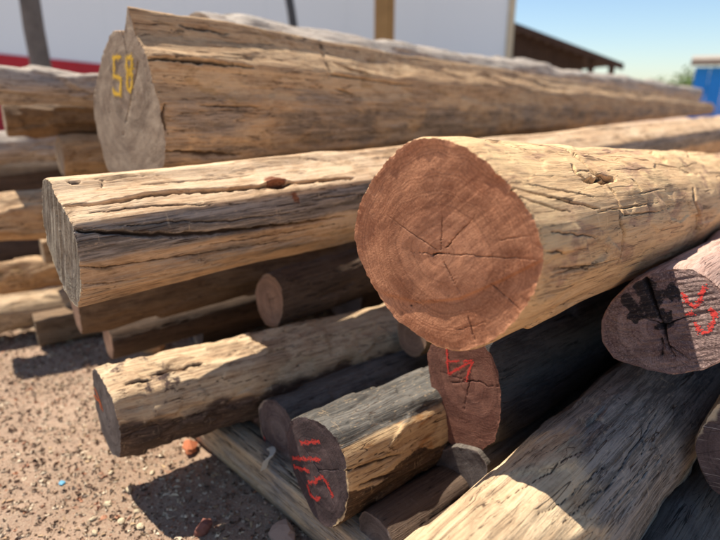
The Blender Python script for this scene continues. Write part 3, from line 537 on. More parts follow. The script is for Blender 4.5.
    rmask = np.clip(1 - (1 - rho[:, None]) * rr2 / np.maximum(rwv, 1e-4), 0, 1) * np.ones_like(X)
    if rim_side: rmask = rmask * rim_side(np.degrees((phi + math.pi) % (2 * math.pi) - math.pi))[None]
    attr(fm, 'rim', rmask)
    attr(fm, 'stain', stain(Yg, Zg) if stain else np.zeros_like(X))
    fo = link('cut_face', fm, end_mat, root)
    if end_label: fo['label'] = end_label
    # ---- far cut, plain
    last = co[-1]; c = last.mean(0)
    m2 = MB(); nn = len(last); st = max(1, nn // 60)
    ring = last[::st]; m2.poly([tuple(p) for p in ring])
    m2.build('cut_face', end_mat, root)
    # ---- painted marks: flakes of paint on the cut
    if paint_mat and 'paint' in l:
        V = []; Q = []
        for pts in l['paint']:
            pts = np.array(pts); seg = np.linalg.norm(np.diff(pts, axis=0), axis=1); tot = seg.sum()
            nfl = int(tot / .00022 * max(1, paint_w / .006)); s = np.sort(rng.random(nfl)) * tot; cumd = np.concatenate([[0], np.cumsum(seg)])
            py = np.interp(s, cumd, pts[:, 0]); pz = np.interp(s, cumd, pts[:, 1])
            wv = paint_w * (.75 + .35 * np.sin(s * 260 + seed))
            py = py + rng.normal(size=nfl) * wv * .27; pz = pz + rng.normal(size=nfl) * wv * .27
            keep = fbm(py * 260, pz * 260, 0 * py, seed + 41, 2) > -.65
            py, pz = py[keep], pz[keep]
            px, _ = face_x(py, pz)
            for a, (xx, yy, zz) in enumerate(zip(px, py, pz)):
                g = rng.uniform(.0005, .0013); th = rng.uniform(0, 3.14); n = len(V); lift = .0009 + .0004 * rng.random()
                for q in range(4):
                    aa = th + q * math.pi / 2; gy, gz = g * math.cos(aa) * (1 + .5 * (q % 2)), g * math.sin(aa)
                    V.append((xx + pl[0] * gy + pl[1] * gz - lift, yy + gy, zz + gz))
                Q.append((n, n + 1, n + 2, n + 3))
        pm = mesh_np('painted_number', V, Q, False)
        link('painted_number', pm, paint_mat, fo)
    if extra: extra(root, l)
    return root

def hash_s(s):
    h = 7
    for ch in s: h = (h * 131 + ord(ch)) & 0x7fffffff
    return h

# ---------------------------------------------------------------- ground
def graded(lo, hi, step, far, g=1.25):
    a = list(np.arange(lo, hi, step)); s = step
    while a[-1] < far: s *= g; a.append(a[-1] + s)
    s = step
    while a[0] > -far: s *= g; a.insert(0, a[0] - s)
    return np.array(a)
gx = graded(-1.9, .6, .011, 400); gy = graded(.6, 2.5, .011, 400)
GX, GY = np.meshgrid(gx, gy, indexing='ij')
near = np.exp(-(np.clip(np.hypot(GX + .6, GY - 1.4) - 1.6, 0, None) / .6) ** 2)
def ground_z(x, y):
    return .010 * fbm(x * 3, y * 3, 0 * x, 5, 2) + .005 * fbm(x * 14, y * 14, 0 * x, 9, 3) + .002 * fbm(x * 70, y * 70, 0 * x, 19, 2) - .008
GZ = near * ground_z(GX, GY)
nx, ny = GX.shape
i, j = np.meshgrid(np.arange(nx - 1), np.arange(ny - 1), indexing='ij')
gf = np.stack([i * ny + j, (i + 1) * ny + j, (i + 1) * ny + j + 1, i * ny + j + 1], -1).reshape(-1, 4)
t = NT('dirt'); o = t.obj()
n1 = t.noise(o, 3, 5, .6); n2 = t.noise(o, 30, 6, .7); n3 = t.noise(o, 160, 4, .7)
c = t.mix(t.ramp(n1, .35, .65), (.50, .335, .23), (.40, .26, .17))
c = t.mix(t.math('MULTIPLY', t.ramp(n2, .5, .68), .6), c, (.19, .115, .07))
n4 = t.noise(o, 330, 3, .7)
c = t.mix(t.math('MULTIPLY', t.ramp(n3, .53, .64), .65), c, (.56, .43, .30))
c = t.mix(t.math('MULTIPLY', t.ramp(n4, .54, .64), .6), c, (.52, .42, .32))
c = t.mix(t.math('MULTIPLY', t.ramp(n4, .34, .44, inv=True), .4), c, (.14, .085, .055))
c = t.mix(t.math('MULTIPLY', t.ramp(t.noise(o, 75, 3), .62, .7), .6), c, (.36, .17, .10))
dirt = t.done(c, .95, t.bump(t.math('ADD', n2, t.math('ADD', n3, n4)), .8, .009), .15)
tag(link('ground', mesh_np('ground', np.stack([GX, GY, GZ], -1).reshape(-1, 3), gf), dirt), kind='structure',
    label='brown dirt yard strewn with chips and small stones')

# ---------------------------------------------------------------- materials of the yard
def wall_mat():
    t = NT('painted_wall'); o = t.obj()
    n = t.noise(t.map(o, (1, 1, .25)), 1.3, 5, .6)
    c = t.mix(t.math('MULTIPLY', t.ramp(n, .4, .7), .25), (.80, .91, .96), (.77, .88, .94))
    return t.done(c, .55, None, .3)
WALL = wall_mat()
RED = plain('red_paint', (.50, .02, .035), .5, .25, 2)
POST = plain('weathered_post', (.17, .155, .14), .9, .5, 10, .5, .02)
POLE = plain('dark_pole', (.07, .075, .08), .7, .3, 10)
TAN = plain('tan_board', (.36, .23, .095), .8, .35, 6, .3)
CREAM = plain('cream_trim', (.62, .56, .40), .7, .2, 4)
RUST = plain('brown_sheet', (.085, .052, .037), .9, .5, 4, .3)
PLANK = plain('brown_plank', (.075, .045, .03), .9, .5, 5, .3)
BLUE = plain('blue_paint', (.012, .235, .74), .5, .15, 1.5)
BEIGE = plain('beige_roof', (.38, .31, .24), .8, .3, 2)
LEAF = plain('leaf_green', (.12, .19, .045), .6, .5, 2)
BARK = plain('tree_bark', (.10, .07, .05), .9, .4, 6)

# ---------------------------------------------------------------- white building behind the pile
bld = link('building', None); bld.location = (0, 9, 0)
tag(bld, 'long white walled building with a red painted base behind the logs', 'building')
xe = 2.235
xs_ = [xe - 1.22 * k for k in range(13)]
for k in range(12):
    m = MB(); m.box(xs_[k + 1] + .001, xs_[k] - .001, 0, .05, .0, 3.4); m.build('wall_panel', WALL, bld)
m = MB(); m.box(xs_[-1], xe, .052, .25, 0, 3.3); m.build('wall_core', WALL, bld)
m = MB(); m.box(xe - .2, xe - .003, .26, 6.0, 0, 3.3); m.build('end_wall', WALL, bld)
m = MB(); m.box(xe + .004, xe + .10, -.03, .16, 0, 3.4); m.build('corner_post', CREAM, bld)
# red base, its top edge falling towards the right
m = MB()
x0, x1 = -12.0, -2.6
za, zb = 2.08, 1.18
for y in (-.025, -.004):
    pass
v = [(x0,-.03,0),(x1,-.03,0),(x1,-.03,zb),(x0,-.03,za),(x0,-.004,0),(x1,-.004,0),(x1,-.004,zb),(x0,-.004,za)]
m.v = v; m.f = [(0,1,2,3),(7,6,5,4),(3,2,6,7),(1,5,6,2),(0,3,7,4),(0,4,5,1)]
m.build('painted_base', RED, bld)
m = MB(); m.poly([(-13,-.55,3.4),(xe+.35,-.55,3.4),(xe+.35,2.6,4.1),(-13,2.6,4.1)]); m.poly([(-13,-.55,3.46),(-13,2.6,4.16),(xe+.35,2.6,4.16),(xe+.35,-.55,3.46)])
m.poly([(-13,-.55,3.4),(-13,-.55,3.46),(xe+.35,-.55,3.46),(xe+.35,-.55,3.4)]); m.build('roof', BEIGE, bld)

# posts standing between the pile and the wall
m = MB(); m.tube([(-2.72,4.95,-.1),(-2.71,4.95,.7),(-2.73,4.95,1.4),(-2.71,4.95,2.1),(-2.72,4.95,2.7)], [.085,.082,.08,.078,.075], 14, 3, .03)
tag(m.build('wooden_post', POST, None, True), 'thick grey weathered wooden post before the white wall at left', 'post')
m = MB(); m.tube([(-.55,6.5,-.1),(-.66,6.5,1.0),(-.75,6.5,1.75),(-.95,6.5,3.0)], [.05,.048,.045,.04], 12, 4, .02)
tag(m.build('leaning_pole', POLE, None, True), 'thin dark pole leaning against the white wall', 'pole')
m = MB(); m.box(.18,.36,7.4,7.5,0,3.0); m.box(.362,.43,7.42,7.56,0,3.0)
tag(m.build('tan_timber_post', TAN), 'flat tan timber post upright before the white wall', 'post')

# open shed with brown sloping roof, right of the building
sh = link('open_shed', None); sh.location = (0, 14, 0)
tag(sh, 'open shed with dark brown sloping sheet roof beside the white building', 'shed')
xa, xb, z_a, z_b = 2.9, 6.25, 2.62, 1.50
nsh = 6
for k in range(nsh):
    m = MB(); yy0, yy1 = -.2 + k * .8, -.2 + (k + 1) * .8 + .03
    dz = .012 * (k % 2)
    m.v = [(xa,yy0,z_a+dz),(xb,yy0,z_b+dz),(xb,yy1,z_b+dz),(xa,yy1,z_a+dz),(xa,yy0,z_a+.05+dz),(xb,yy0,z_b+.05+dz),(xb,yy1,z_b+.05+dz),(xa,yy1,z_a+.05+dz)]
    m.f = [(0,3,2,1),(4,5,6,7),(0,1,5,4),(1,2,6,5),(2,3,7,6),(3,0,4,7)]
    m.build('roof_sheet', RUST, sh)
for k in range(10):
    xx = 3.0 + k * .24; top = z_a + (xx + .23 - xa) / (xb - xa) * (z_b - z_a) - .03
    m = MB(); m.box(xx, xx + .228, .05 + .01 * (k % 3), .09 + .01 * (k % 3), 0, top); m.build('wall_plank', PLANK, sh)
for xx in (5.5, 6.0):
    m = MB(); m.box(xx, xx + .11, -.1, .01, 0, z_a + (xx + .1 - xa) / (xb - xa) * (z_b - z_a) - .01); m.build('post', PLANK, sh)
m = MB(); m.box(xa, xb - .08, -.24, -.20, z_b - .16, z_b - .02)
m = MB(); m.v = [(xa,-.25,z_a-.10),(xb,-.25,z_b-.10),(xb,-.21,z_b-.10),(xa,-.21,z_a-.10),(xa,-.25,z_a+.045),(xb,-.25,z_b+.045),(xb,-.21,z_b+.045),(xa,-.21,z_a+.045)]
m.f = [(0,3,2,1),(4,5,6,7),(0,1,5,4),(1,2,6,5),(2,3,7,6),(3,0,4,7)]; m.build('rafter', RUST, sh)

# blue shed at far right
bs = link('blue_shed', None); bs.location = (10.42, 18, 0); bs.rotation_euler = (0, 0, R(-30)); bs.scale = (1, 1, 1.09)
tag(bs, 'bright blue sheet metal shed with beige roof at far right', 'shed')
for k in range(14):
    m = MB(); m.box(k * .4, k * .4 + .39, (.012 if k % 2 else 0), .05, 0, 1.50); m.build('wall_sheet', BLUE, bs)
m = MB(); m.box(.02, .05, .06, 3.5, 0, 1.5); m.build('side_wall', BLUE, bs)
m = MB(); m.v = [(-.15,-.25,1.53),(6,-.25,1.53),(6,3.7,1.75),(-.15,3.7,1.75),(-.15,-.25,1.70),(6,-.25,1.70),(6,3.7,1.98),(-.15,3.7,1.98)]
m.f = [(0,3,2,1),(4,5,6,7),(0,1,5,4),(1,2,6,5),(2,3,7,6),(3,0,4,7)]; m.build('roof', BEIGE, bs)

# far trees low on the skyline
def tree(x, y, h, r, label, seed):
    rng = np.random.default_rng(seed)
    root = link('tree', None); root.location = (x, y, 0); tag(root, label, 'tree', 'trees on the skyline')
    m = MB(); m.tube([(0,0,-.1),(.05,0,h*.35),(0,.05,h*.7)], [.12,.09,.05], 8, seed, .05)
    for a in range(5):
        th = a * 1.3; m.tube([(0,0,h*.4),(math.cos(th)*r*.5,math.sin(th)*r*.5,h*.65)], [.05,.02], 6)
    m.build('trunk', BARK, root)
    n = 1500; cl = rng.normal(size=(16, 3)) * (r * .5, r * .5, h * .17) + (0, 0, h * .68)
    ct = cl[rng.integers(0, 16, n)] + rng.normal(size=(n, 3)) * r * .17
    V = []; Q = []
    for p in ct:
        u = rng.normal(size=3); u /= np.linalg.norm(u); q = np.cross(u, rng.normal(size=3)); q /= np.linalg.norm(q); s = rng.uniform(.06, .13)
        k = len(V); V += [p - u * s, p + q * s * .5, p + u * s, p - q * s * .5]; Q.append((k, k+1, k+2, k+3))
    link('crown', mesh_np('crown', V, Q, False), LEAF, root)
tree(18.6, 32, 1.9, 1.5, 'green leafy tree just left of the blue shed', 11)
tree(17.0, 36, 1.25, 1.4, 'low pale green tree on the skyline left of the blue shed', 12)
tree(15.0, 40, 1.2, 1.3, 'small low tree on the skyline right of the open shed', 13)

# ---------------------------------------------------------------- log materials
def S(name, c1, c2, we, he, **k): return wood_side(name, c1, c2, we, he, **k)
mA = S('pale_yellow_hewn_wood', (.74,.475,.25), (.62,.375,.185), (.50,.325,.19), (.80,.545,.27), seed=1, stain=(.52,.28,.17), contrast=.6, line_amt=.7)
eA = wood_end('red_cut', (.52,.235,.12), (.37,.145,.07), (.48,.215,.11), (.045,.016,.011), LOGS['A']['pith'], .75, .3, 1, rays=.5, ringk=.45, dirt_=.25, heart=(.48,.232,.13))
mB = S('tan_weathered_wood', (.69,.465,.275), (.56,.35,.19), (.37,.30,.235), (.75,.54,.34), seed=2, stain=(.45,.27,.13), bark=(.30,.11,.05), contrast=.8)
eB = wood_end('grey_sawn_cut', (.36,.31,.235), (.22,.175,.12), (.42,.34,.22), (.05,.035,.02), (0,0), 1.15, .8, 2, saw_col=(.66,.58,.44))
mC = S('brown_weathered_wood', (.60,.385,.205), (.46,.275,.14), (.37,.27,.185), (.66,.455,.26), seed=3, stain=(.50,.29,.12))
eC = wood_end('grey_brown_cut', (.37,.285,.20), (.26,.19,.13), (.36,.27,.18), (.05,.032,.02), (0,0), .5, .15, 3, ringk=.3)
mD = S('silvery_weathered_wood', (.50,.41,.33), (.40,.32,.25), (.40,.345,.29), (.55,.46,.36), seed=4)
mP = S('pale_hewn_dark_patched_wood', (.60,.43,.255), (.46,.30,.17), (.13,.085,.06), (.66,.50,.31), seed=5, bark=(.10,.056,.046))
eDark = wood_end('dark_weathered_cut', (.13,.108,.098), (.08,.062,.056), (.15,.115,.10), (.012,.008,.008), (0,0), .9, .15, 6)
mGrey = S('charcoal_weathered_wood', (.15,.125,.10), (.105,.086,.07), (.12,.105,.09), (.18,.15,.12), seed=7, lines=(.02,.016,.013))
mR = S('grey_and_sapwood', (.60,.40,.205), (.46,.28,.135), (.125,.112,.094), (.66,.46,.25), seed=8, bark=(.11,.064,.035), stain=(.55,.22,.05))
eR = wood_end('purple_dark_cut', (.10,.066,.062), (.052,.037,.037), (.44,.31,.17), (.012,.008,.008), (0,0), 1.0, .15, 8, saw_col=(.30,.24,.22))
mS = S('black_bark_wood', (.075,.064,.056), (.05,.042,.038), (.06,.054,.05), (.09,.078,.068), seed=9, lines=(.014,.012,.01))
eS = wood_end('red_brown_cut', (.215,.098,.065), (.145,.058,.04), (.20,.085,.055), (.022,.01,.008), LOGS['S']['pith'], .3, .12, 9, saw_col=(.36,.24,.19))
mT = S('pinkish_wood', (.56,.37,.285), (.44,.265,.20), (.30,.235,.20), (.62,.44,.35), seed=10)
eT = wood_end('grey_split_cut', (.33,.225,.19), (.18,.105,.09), (.25,.145,.115), (.014,.01,.009), LOGS['T']['pith'], .35, .35, 10, stain=(.028,.022,.021), rays=1.0, wrinkle=.012)
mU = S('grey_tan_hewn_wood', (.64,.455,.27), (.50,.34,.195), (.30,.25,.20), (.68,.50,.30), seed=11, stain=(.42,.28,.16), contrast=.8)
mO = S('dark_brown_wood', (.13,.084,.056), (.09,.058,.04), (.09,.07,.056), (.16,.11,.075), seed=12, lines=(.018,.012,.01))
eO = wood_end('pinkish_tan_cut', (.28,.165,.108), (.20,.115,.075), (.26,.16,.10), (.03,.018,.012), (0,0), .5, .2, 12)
eV = wood_end('striped_brown_cut', (.155,.098,.08), (.09,.055,.045), (.58,.42,.25), (.015,.008,.008), (0,0), .12, .9, 13, saw_col=(.60,.47,.36))
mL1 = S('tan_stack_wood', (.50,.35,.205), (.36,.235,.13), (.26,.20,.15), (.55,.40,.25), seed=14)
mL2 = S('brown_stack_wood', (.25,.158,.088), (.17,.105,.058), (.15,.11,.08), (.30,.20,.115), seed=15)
eL = wood_end('tan_cut', (.36,.27,.18), (.25,.18,.115), (.38,.28,.18), (.035,.02,.014), (0,0), .8, .2, 15)
YEL = plain('yellow_paint', (.90,.56,.05), .7, .2, 60)
REDP = plain('red_chalk_paint', (.66,.055,.04), .7, .25, 60)
ORP = plain('orange_paint', (.70,.15,.03), .7, .25, 60)

# ---------------------------------------------------------------- the logs
G1 = 'logs of the near pile'; G2 = 'logs of the stack at left'
sm = lambda x, a, b: np.clip((x - a) / (b - a), 0, 1)
bump1 = lambda d, a, b, s: sm(d, a - s, a + s) * (1 - sm(d, b - s, b + s))

LOGS['S']['ease'] = 14; LOGS['O']['ease'] = 70; LOGS['Q']['ease'] = 40
def add(key, sm_, em, label, group=G1, **k):
    return build_log(key, LOGS[key], sm_, em, k.pop('name', 'log'), label, group, **k)

add('A', mA, eA, 'large pale log with a freshly sawn red end in front', du=.0016, dt=.002, nr=120, low=.005, fac=(.075, .13, .6, 22), grain=.0004, ncr=34,
    weather=lambda d, T: .06 + .26 * sm(d, 60, 130) + .1 * sm(T, .5, 1.2), hewn=lambda d, T, h: h * (1 - .5 * sm(d, 70, 120)), rimw=.004, saw=.75, sawd=.00012, chip=.0015,  # duller and less freshly hewn towards the lower side
    end_label='red brown sawn end with dark radial cracks')
kb = LOGS['B']['knot']
add('B', mB, eB, 'squared tan log with long cracks and a knot, left of the red-ended log', du=.002, dt=.003, nr=70, low=.003, fac=(.09, .3, .3), grain=.0005, ncr=16,
    weather=lambda d, T: .02 + .80 * bump1(d, 62, 100, 6) + .42 * sm(d, 98, 118), rimw=.006, saw=1.15, sawd=.0016, chip=.001,  # grey side band and duller underside: weathering with shade painted in
    bark=lambda d, T: .95 * np.exp(-((d - kb[0] + 6) / 14) ** 2 - ((T - kb[1]) / .03) ** 2) + .7 * np.exp(-((d - kb[0] - 20) / 12) ** 2 - ((T - kb[1] - .03) / .02) ** 2))
add('C', mC, eC, 'thickest log with yellow painted number on its grey end, top of pile', du=.003, dt=.0045, nr=70, low=.005, fac=(.16, .35, .4), grain=.0006, ncr=30,
    weather=lambda d, T: .10 + .45 * sm(d, 70, 110), rimw=.008, saw=.5, sawd=.00008, paint_mat=YEL, paint_w=.015, chip=.0015)  # greyer lower side paints in some of the log's shade
add('D', mD, eC, 'silvery grey log lying behind the thickest log', du=.006, dt=.008, low=.014, fac=(.16, .3, 1.0), ncr=6, weather=lambda d, T: .45 + 0 * T, nr=14)
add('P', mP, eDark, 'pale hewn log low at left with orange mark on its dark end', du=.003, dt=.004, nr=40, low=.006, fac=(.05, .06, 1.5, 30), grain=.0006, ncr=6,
    weather=lambda d, T: .05 + .95 * sm(d + 5 * np.sin(T * 37) + 3 * np.sin(T * 91), 68, 104), bark=lambda d, T: .14 + .26 * np.exp(-((T - .08) / .12) ** 2) * bump1(d, -60, 75, 20),  # dark lower side is shade painted into the colour; patches are bark
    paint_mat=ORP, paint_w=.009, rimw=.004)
eQ = wood_end('grey_pale_cut', (.19,.145,.13), (.085,.058,.056), (.38,.30,.23), (.012,.008,.008), (0,0), 1.0, .25, 18)
add('Q', mGrey, eQ, 'small dark grey log wedged behind the log with red strokes', du=.0035, dt=.004, nr=36, low=.007, fac=(.06, .12, .9), ncr=5, rimw=.014, rim_side=lambda d: bump1(d, -150, -30, 15),
    paint_mat=REDP, paint_w=.006, weather=lambda d, T: .5 + 0 * T)
add('R', mR, eR, 'grey-topped log with red painted strokes on its dark end', du=.0028, dt=.0035, nr=50, low=.006, fac=(.055, .10, 1.1, 30), ncr=7, rimw=.011, rim_side=lambda d: .05 + .95 * bump1(d, 45, 165, 15),
    weather=lambda d, T: .05 + .95 * (1 - sm(d, 34, 46)), bark=lambda d, T: .0 + .95 * sm(d, 74 + 8 * np.sin(T * 30), 88 + 8 * np.sin(T * 30)),  # grey top: wear plus painted shadow; dark lower side: painted shade
    hewn=lambda d, T, h: h, paint_mat=REDP, paint_w=.009)
add('S', mS, eS, 'black-sided log with red brown end and red number under the red-ended log', du=.003, dt=.004, nr=60, low=.006, fac=(.09, .16, .7), ncr=5,
    rimw=.004, paint_mat=REDP, paint_w=.006, weather=lambda d, T: .5 + 0 * T)
yl = LOGS['T']['pith']
add('T', mT, eT, 'pinkish log with split dark-stained end and red mark at right edge', du=.0024, dt=.0035, nr=90, low=.006, fac=(.08, .14, .7), ncr=6, rimw=.006, sawd=.0016, saw=.35,
    stain=lambda y, z: np.clip(2.0 - 1.9 * np.hypot((y - yl[0] - .026) / .040, (z - yl[1] - .028) / .050) + .8 * fbm(y * 40, z * 40, 0 * y, 3, 3), 0, 1),
    paint_mat=REDP, paint_w=.007, weather=lambda d, T: .15 + 0 * T)
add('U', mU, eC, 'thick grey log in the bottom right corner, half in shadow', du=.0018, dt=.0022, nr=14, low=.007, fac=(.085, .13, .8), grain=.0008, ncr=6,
    weather=lambda d, T: .08 + .80 * sm(T + .0014 * d, .27, .42) * (1 - .5 * sm(d, 80, 125)), hewn=lambda d, T, h: h * .8, chip=.0015)  # grey further along paints in the shadow of the log above
add('V', mL1, eV, 'small log with striped dark end at the right edge', du=.003, dt=.004, nr=60, low=.004, fac=(.06, .1, .7), ncr=3, rimw=.02, rim_side=lambda d: .25 + .75 * bump1(d, -90, 30, 20), saw=.12, sawd=.001)
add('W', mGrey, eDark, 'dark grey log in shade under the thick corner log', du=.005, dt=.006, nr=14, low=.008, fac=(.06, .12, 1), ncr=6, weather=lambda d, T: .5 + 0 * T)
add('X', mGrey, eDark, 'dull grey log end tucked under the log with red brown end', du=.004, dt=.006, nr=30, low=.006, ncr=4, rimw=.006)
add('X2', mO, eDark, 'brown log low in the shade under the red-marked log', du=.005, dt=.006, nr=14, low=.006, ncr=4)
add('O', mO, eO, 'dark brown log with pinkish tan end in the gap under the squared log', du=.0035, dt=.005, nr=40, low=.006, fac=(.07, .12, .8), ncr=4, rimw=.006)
add('Z', mL2, eO, 'short tan log end peeping out beneath the red sawn end', du=.005, dt=.008, nr=20, low=.006, ncr=2)
LOGS['M1'] = {'P': [-.42, 1.76, .52], 'h': 43, 'e': -1, 'k': -.02, 'len': 2.6, 'r': .14}  # the M logs: added filler, mostly unseen, keeping light out of the gaps
LOGS['M2'] = {'P': [-.08, 1.98, .20], 'h': 46, 'e': 0, 'k': -.02, 'len': 2.2, 'r': .14}
LOGS['M3'] = {'P': [-.35, 2.15, .72], 'h': 41, 'e': -1, 'k': -.02, 'len': 2.6, 'r': .13}
LOGS['M5'] = {'P': [-2.3, 2.5, .45], 'h': 62, 'e': 0, 'k': 0, 'len': 2.6, 'r': .13}
LOGS['M6'] = {'P': [-2.2, 2.45, .13], 'h': 62, 'e': 0, 'k': 0, 'len': 2.6, 'r': .13}
LOGS['M7'] = {'P': [-.70, 1.80, .245], 'h': 50, 'e': 0, 'k': 0, 'len': 2.0, 'r': .075}
LOGS['M8'] = {'P': [-.62, 1.86, .09], 'h': 50, 'e': 0, 'k': 0, 'len': 2.0, 'r': .09}
LOGS['M4'] = {'P': [.30, 1.42, .16], 'h': 46, 'e': 0, 'k': -.02, 'len': 1.8, 'r': .13}
add('M1', mO, eDark, 'added dark filler log unseen in the pile below the thickest log', du=.008, dt=.012, nr=10, ncr=2)
add('M2', mO, eDark, 'added dark filler log on the ground deep in the gap behind the hewn log', du=.006, dt=.01, nr=12, ncr=2)
add('M3', mO, eDark, 'added unseen dark filler log below the silvery grey log', du=.008, dt=.012, nr=10, ncr=2)
add('M4', mO, eDark, 'added dark filler log on the ground beneath the middle of the pile', du=.008, dt=.012, nr=10, ncr=2)
add('M7', mO, eDark, 'added dark filler log in the gap between the two brown logs below the squared log', du=.006, dt=.01, nr=12, ncr=2)  # added to close the gap and keep it dark
add('M8', mO, eDark, 'added dark filler log on the dirt behind the brown log near the ground', du=.006, dt=.01, nr=12, ncr=2)
add('M5', mO, eDark, 'added dark filler log at the back of the left stack, upper of two', G2, du=.008, dt=.012, nr=10, ncr=2)  # added so the gaps in the left stack stay dark
add('M6', mO, eDark, 'added dark filler log at the back of the left stack, lower of two', G2, du=.008, dt=.012, nr=10, ncr=2)
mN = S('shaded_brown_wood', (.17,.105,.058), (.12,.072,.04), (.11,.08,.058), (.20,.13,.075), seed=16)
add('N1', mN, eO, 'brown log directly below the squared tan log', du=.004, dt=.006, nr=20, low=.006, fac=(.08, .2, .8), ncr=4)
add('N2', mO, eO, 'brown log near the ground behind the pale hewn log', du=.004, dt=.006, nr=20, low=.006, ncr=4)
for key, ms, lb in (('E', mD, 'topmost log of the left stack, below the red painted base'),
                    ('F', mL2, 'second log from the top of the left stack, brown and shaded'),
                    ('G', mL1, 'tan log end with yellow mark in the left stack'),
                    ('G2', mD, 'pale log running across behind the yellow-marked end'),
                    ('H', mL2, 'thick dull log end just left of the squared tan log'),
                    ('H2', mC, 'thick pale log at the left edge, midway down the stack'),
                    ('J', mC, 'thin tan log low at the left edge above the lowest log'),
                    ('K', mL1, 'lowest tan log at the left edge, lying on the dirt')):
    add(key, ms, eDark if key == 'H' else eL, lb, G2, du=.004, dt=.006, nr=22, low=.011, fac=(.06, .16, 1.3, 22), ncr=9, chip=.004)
LOGS['I']['square'] = 1
add('I', mL1, eL, 'small squared timber end below the thick dull log end', G2, du=.005, dt=.008, nr=14, low=.003, ncr=2)
LOGS['L'] = {'P': [-1.21, 1.86, .060], 'h': 56, 'e': 0, 'k': 0, 'len': 1.0, 'r': .05, 'square': 1, 'seed': 3}
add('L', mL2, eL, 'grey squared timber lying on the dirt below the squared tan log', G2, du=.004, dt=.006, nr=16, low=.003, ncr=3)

# bearer under the lowest logs
LOGS['Y'] = {'P': [-.47, 1.352, .048], 'h': 135.5, 'e': 0, 'k': 0, 'len': .85, 'r': .045, 'square': 1, 'seed': 4}
build_log('Y', LOGS['Y'], mU, eDark, 'bearer_beam', 'squared grey bearer beam on the dirt crosswise under the low logs', None, du=.003, dt=.005, nr=14, low=.002, ncr=6, weather=lambda d, T: .45 + 0 * T)['category'] = 'beam'

# ---------------------------------------------------------------- small things on the ground
def stone_mesh(name, seed, flat=.6, n=10):
    rng = np.random.default_rng(seed); V = []; F = []
    rows = 5
    for a in range(rows + 1):
        th = math.pi * a / rows
        for b in range(n):
            ph = 2 * math.pi * b / n; d = np.array([math.sin(th) * math.cos(ph), math.sin(th) * math.sin(ph), math.cos(th)])
            V.append(d)
    V = np.array(V); r = 1 + .35 * fbm(V[:, 0] * 1.3, V[:, 1] * 1.3, V[:, 2] * 1.3, seed, 2)
    for q in range(5):
        nrm = rng.normal(size=3); nrm /= np.linalg.norm(nrm); dd = V @ nrm * r; cut = rng.uniform(.55, .85)
        r = np.where(dd > cut, r * cut / np.maximum(dd, 1e-6), r)
    V = V * r[:, None] * (1, .8, flat)
    for a in range(rows):
        for b in range(n): F.append((a * n + b, (a + 1) * n + b, (a + 1) * n + (b + 1) % n, a * n + (b + 1) % n))
    return mesh_np(name, V, F, False)
t = NT('gravel'); vc = t.attr('tone'); vh = t.attr('hue')
c = t.mix(t.ramp(vc, 0, 1), (.21, .13, .085), (.66, .52, .36)); c = t.mix(t.ramp(vh, .90, .99), c, (.44, .20, .11))
GRAV = t.done(c, .9, t.bump(t.noise(t.obj(), 200, 3), .4, .003), .2)
rng = np.random.default_rng(44)
base = [np.array([(math.cos(a) * math.cos(b), math.sin(a) * math.cos(b), math.sin(b)) for b in (-1.2, 0, 1.0) for a in np.arange(5) * 2 * math.pi / 5]) for _ in range(1)][0]
bf = []
for a in range(2):
    for b in range(5): bf.append((a * 5 + b, a * 5 + (b + 1) % 5, (a + 1) * 5 + (b + 1) % 5, (a + 1) * 5 + b))
bf = np.array(bf)
N = 30000
px_ = rng.uniform(-1.75, .25, N); py_ = rng.uniform(.85, 2.3, N)
dn = fbm(px_ * 3, py_ * 3, 0 * px_, 61, 2); kp = dn > -1.2
px_, py_ = px_[kp], py_[kp]; N = len(px_)
sz = .0018 + .0045 * rng.random(N) ** 4 + .0035 * (rng.random(N) > .98)
V = np.repeat(base[None], N, 0) * (1 + .35 * rng.normal(size=(N, 15, 1)))
V = V * (sz[:, None, None] * rng.uniform(.6, 1.5, (N, 1, 3))) * (1, 1, .6)
an = rng.uniform(0, 6.28, N); ca_, sa_ = np.cos(an)[:, None], np.sin(an)[:, None]
V = np.stack([V[..., 0] * ca_ - V[..., 1] * sa_, V[..., 0] * sa_ + V[..., 1] * ca_, V[..., 2]], -1)
V += np.stack([px_, py_, ground_z(px_, py_) + sz * .25], -1)[:, None]
F_ = (bf[None] + (np.arange(N) * 15)[:, None, None]).reshape(-1, 4)
gm = mesh_np('gravel', V.reshape(-1, 3), F_, False)
attr(gm, 'tone', np.repeat(rng.random(N) ** 1.3, 15)); attr(gm, 'hue', np.repeat(rng.random(N), 15))
tag(link('gravel', gm, GRAV), 'loose gravel and wood crumbs scattered over the dirt', 'gravel', kind='stuff')

# splinters and bark chips
NS = 1800
qx, qy = rng.uniform(-1.75, .25, NS), rng.uniform(.85, 2.3, NS)
ln_ = rng.uniform(.004, .014, NS); wd_ = rng.uniform(.001, .0032, NS); th_ = rng.uniform(0, 6.28, NS)
bx8 = np.array([(-1,-1,-1),(1,-1,-1),(1,1,-1),(-1,1,-1),(-1,-.6,1),(1,-.5,1),(.8,.7,1),(-.9,.8,1)], float)
V = np.repeat(bx8[None], NS, 0) * np.stack([ln_ / 2, wd_, .0012 + 0 * ln_], -1)[:, None] * rng.uniform(.7, 1.3, (NS, 8, 3))
V[..., 2] += V[..., 0] * rng.normal(size=(NS, 1)) * .12
ca_, sa_ = np.cos(th_)[:, None], np.sin(th_)[:, None]
V = np.stack([V[..., 0] * ca_ - V[..., 1] * sa_, V[..., 0] * sa_ + V[..., 1] * ca_, V[..., 2]], -1) + np.stack([qx, qy, ground_z(qx, qy) + .0022], -1)[:, None]
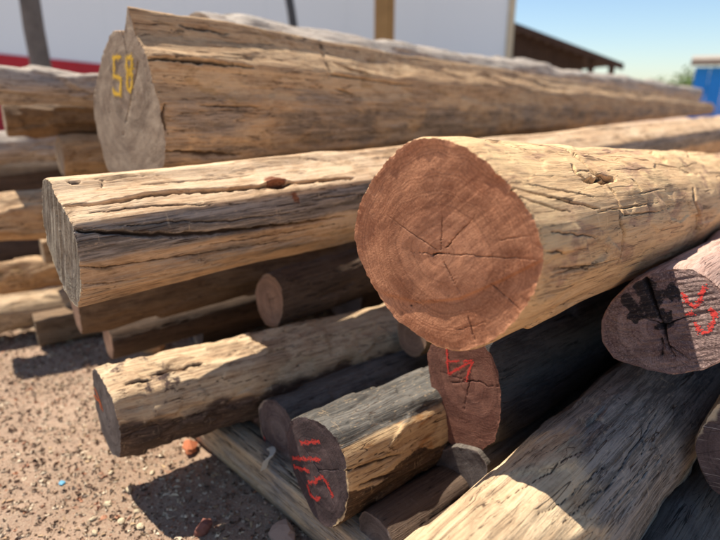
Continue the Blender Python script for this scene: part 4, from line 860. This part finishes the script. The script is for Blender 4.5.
F_ = (np.array([(0,3,2,1),(4,5,6,7),(0,1,5,4),(1,2,6,5),(2,3,7,6),(3,0,4,7)])[None] + (np.arange(NS) * 8)[:, None, None]).reshape(-1, 4)
cm = mesh_np('wood_chips', V.reshape(-1, 3), F_, False)
attr(cm, 'tone', np.repeat(rng.random(NS), 8)); attr(cm, 'hue', np.repeat(rng.random(NS), 8))
t = NT('wood_chip'); c = t.mix(t.ramp(t.attr('tone'), 0, 1), (.07, .04, .025), (.50, .34, .19)); c = t.mix(t.ramp(t.attr('hue'), .8, .9), c, (.26, .12, .07))
tag(link('wood_chips', cm, t.done(c, .9, None, .2)), 'splinters and bark chips strewn over the dirt', 'wood chips', kind='stuff')

PALE = plain('pale_stone', (.66, .52, .33), .85, .35, 40, .5, .004)
BRICK = plain('orange_brick', (.52, .17, .075), .9, .3, 40, .5, .004)
DKRED = plain('dull_red_stone', (.30, .12, .085), .9, .3, 40, .5, .004)
PINK = plain('pinkish_stone', (.50, .32, .23), .9, .3, 40, .5, .004)
BLUEB = plain('blue_plastic', (.10, .32, .45), .5, .1, 20)
def gpos(px, py):
    """a place on the flat dirt"""
    u, v = (px - 360) / 544., (270 - py) / 544.; c_, s_ = math.cos(R(18.1)), math.sin(R(18.1))
    k = .9 / (s_ - v * c_); return u * k, (c_ + v * s_) * k
sms = [stone_mesh('stone', s) for s in (1, 2, 3, 4)]
spots = [(-.585,1.03,.011),(-.552,1.075,.012),(-.60,.985,.010),(-.53,.975,.011),(-.505,1.0,.008),(-.575,.945,.010),(-.62,1.13,.008),(-.48,.955,.011),(-.70,1.19,.008),(-.82,1.22,.007),(-.52,1.135,.009)]
for k, (x, y, s) in enumerate(spots):
    me = sms[k % 4]
    ob = bpy.data.objects.new('stone', me); COL.objects.link(ob)
    if not me.materials: me.materials.append(PALE)
    ob.location = (x, y, float(ground_z(np.array([x]), np.array([y]))[0]) + s * .35); ob.scale = (s, s, s); ob.rotation_euler = (.2 * (k % 3), .1, k * 1.7)
    tag(ob, 'pale stone chip lying on the sunlit dirt', 'stone', 'pale stone chips on the dirt')
def lone(name, mat, x, y, s, label, cat, seed, z=None, flat=.6):
    ob = link(name, stone_mesh(name, seed, flat), mat); ob.location = (x, y, (float(ground_z(np.array([x]), np.array([y]))[0]) + s * .4) if z is None else z)
    ob.scale = (s, s, s); ob.rotation_euler = (.1, .2, seed); tag(ob, label, cat)
x, y = gpos(190, 449); lone('brick_fragment', BRICK, x, y, .028, 'orange brick fragment on the dirt under the pale hewn log', 'brick', 21)
x, y = gpos(152, 349); lone('brick_chunk', plain('tan_brick', (.55, .30, .14), .9, .3, 30), x, y, .05, 'pointed tan orange chunk behind the pale hewn log', 'brick', 22, flat=.9)
x, y = gpos(203, 530); lone('red_stone', DKRED, x, y, .025, 'dull red stone in the shadow on the dirt', 'stone', 23)
x, y = gpos(283, 536); lone('pink_stone', PINK, x, y, .035, 'pinkish stone at the bottom edge left of the bearer beam', 'stone', 24)
x, y = gpos(62, 481); lone('plastic_scrap', BLUEB, x, y, .009, 'tiny blue plastic scrap on the sunlit dirt', 'scrap', 25, flat=.3)
# pale strip hanging over the bearer
m = MB()
pts = [(-.212,1.085,.104),(-.205,1.075,.108),(-.200,1.060,.109),(-.203,1.045,.110),(-.212,1.035,.106),(-.218,1.028,.088)]
for k, (x, y, z) in enumerate(pts):
    m.v += [(x - .006, y - .004, z), (x + .006, y + .004, z + .001), (x + .006, y + .004, z + .004), (x - .006, y - .004, z + .003)]
for k in range(len(pts) - 1):
    for q in range(4): a = k * 4 + q; b = k * 4 + (q + 1) % 4; m.f.append((a, b, b + 4, a + 4))
m.f += [(3, 2, 1, 0), tuple(range((len(pts) - 1) * 4, len(pts) * 4))]
tag(m.build('strap', plain('pale_strap', (.66, .60, .47), .8, .2, 30)), 'short pale strap lying over the grey bearer beam', 'strap')
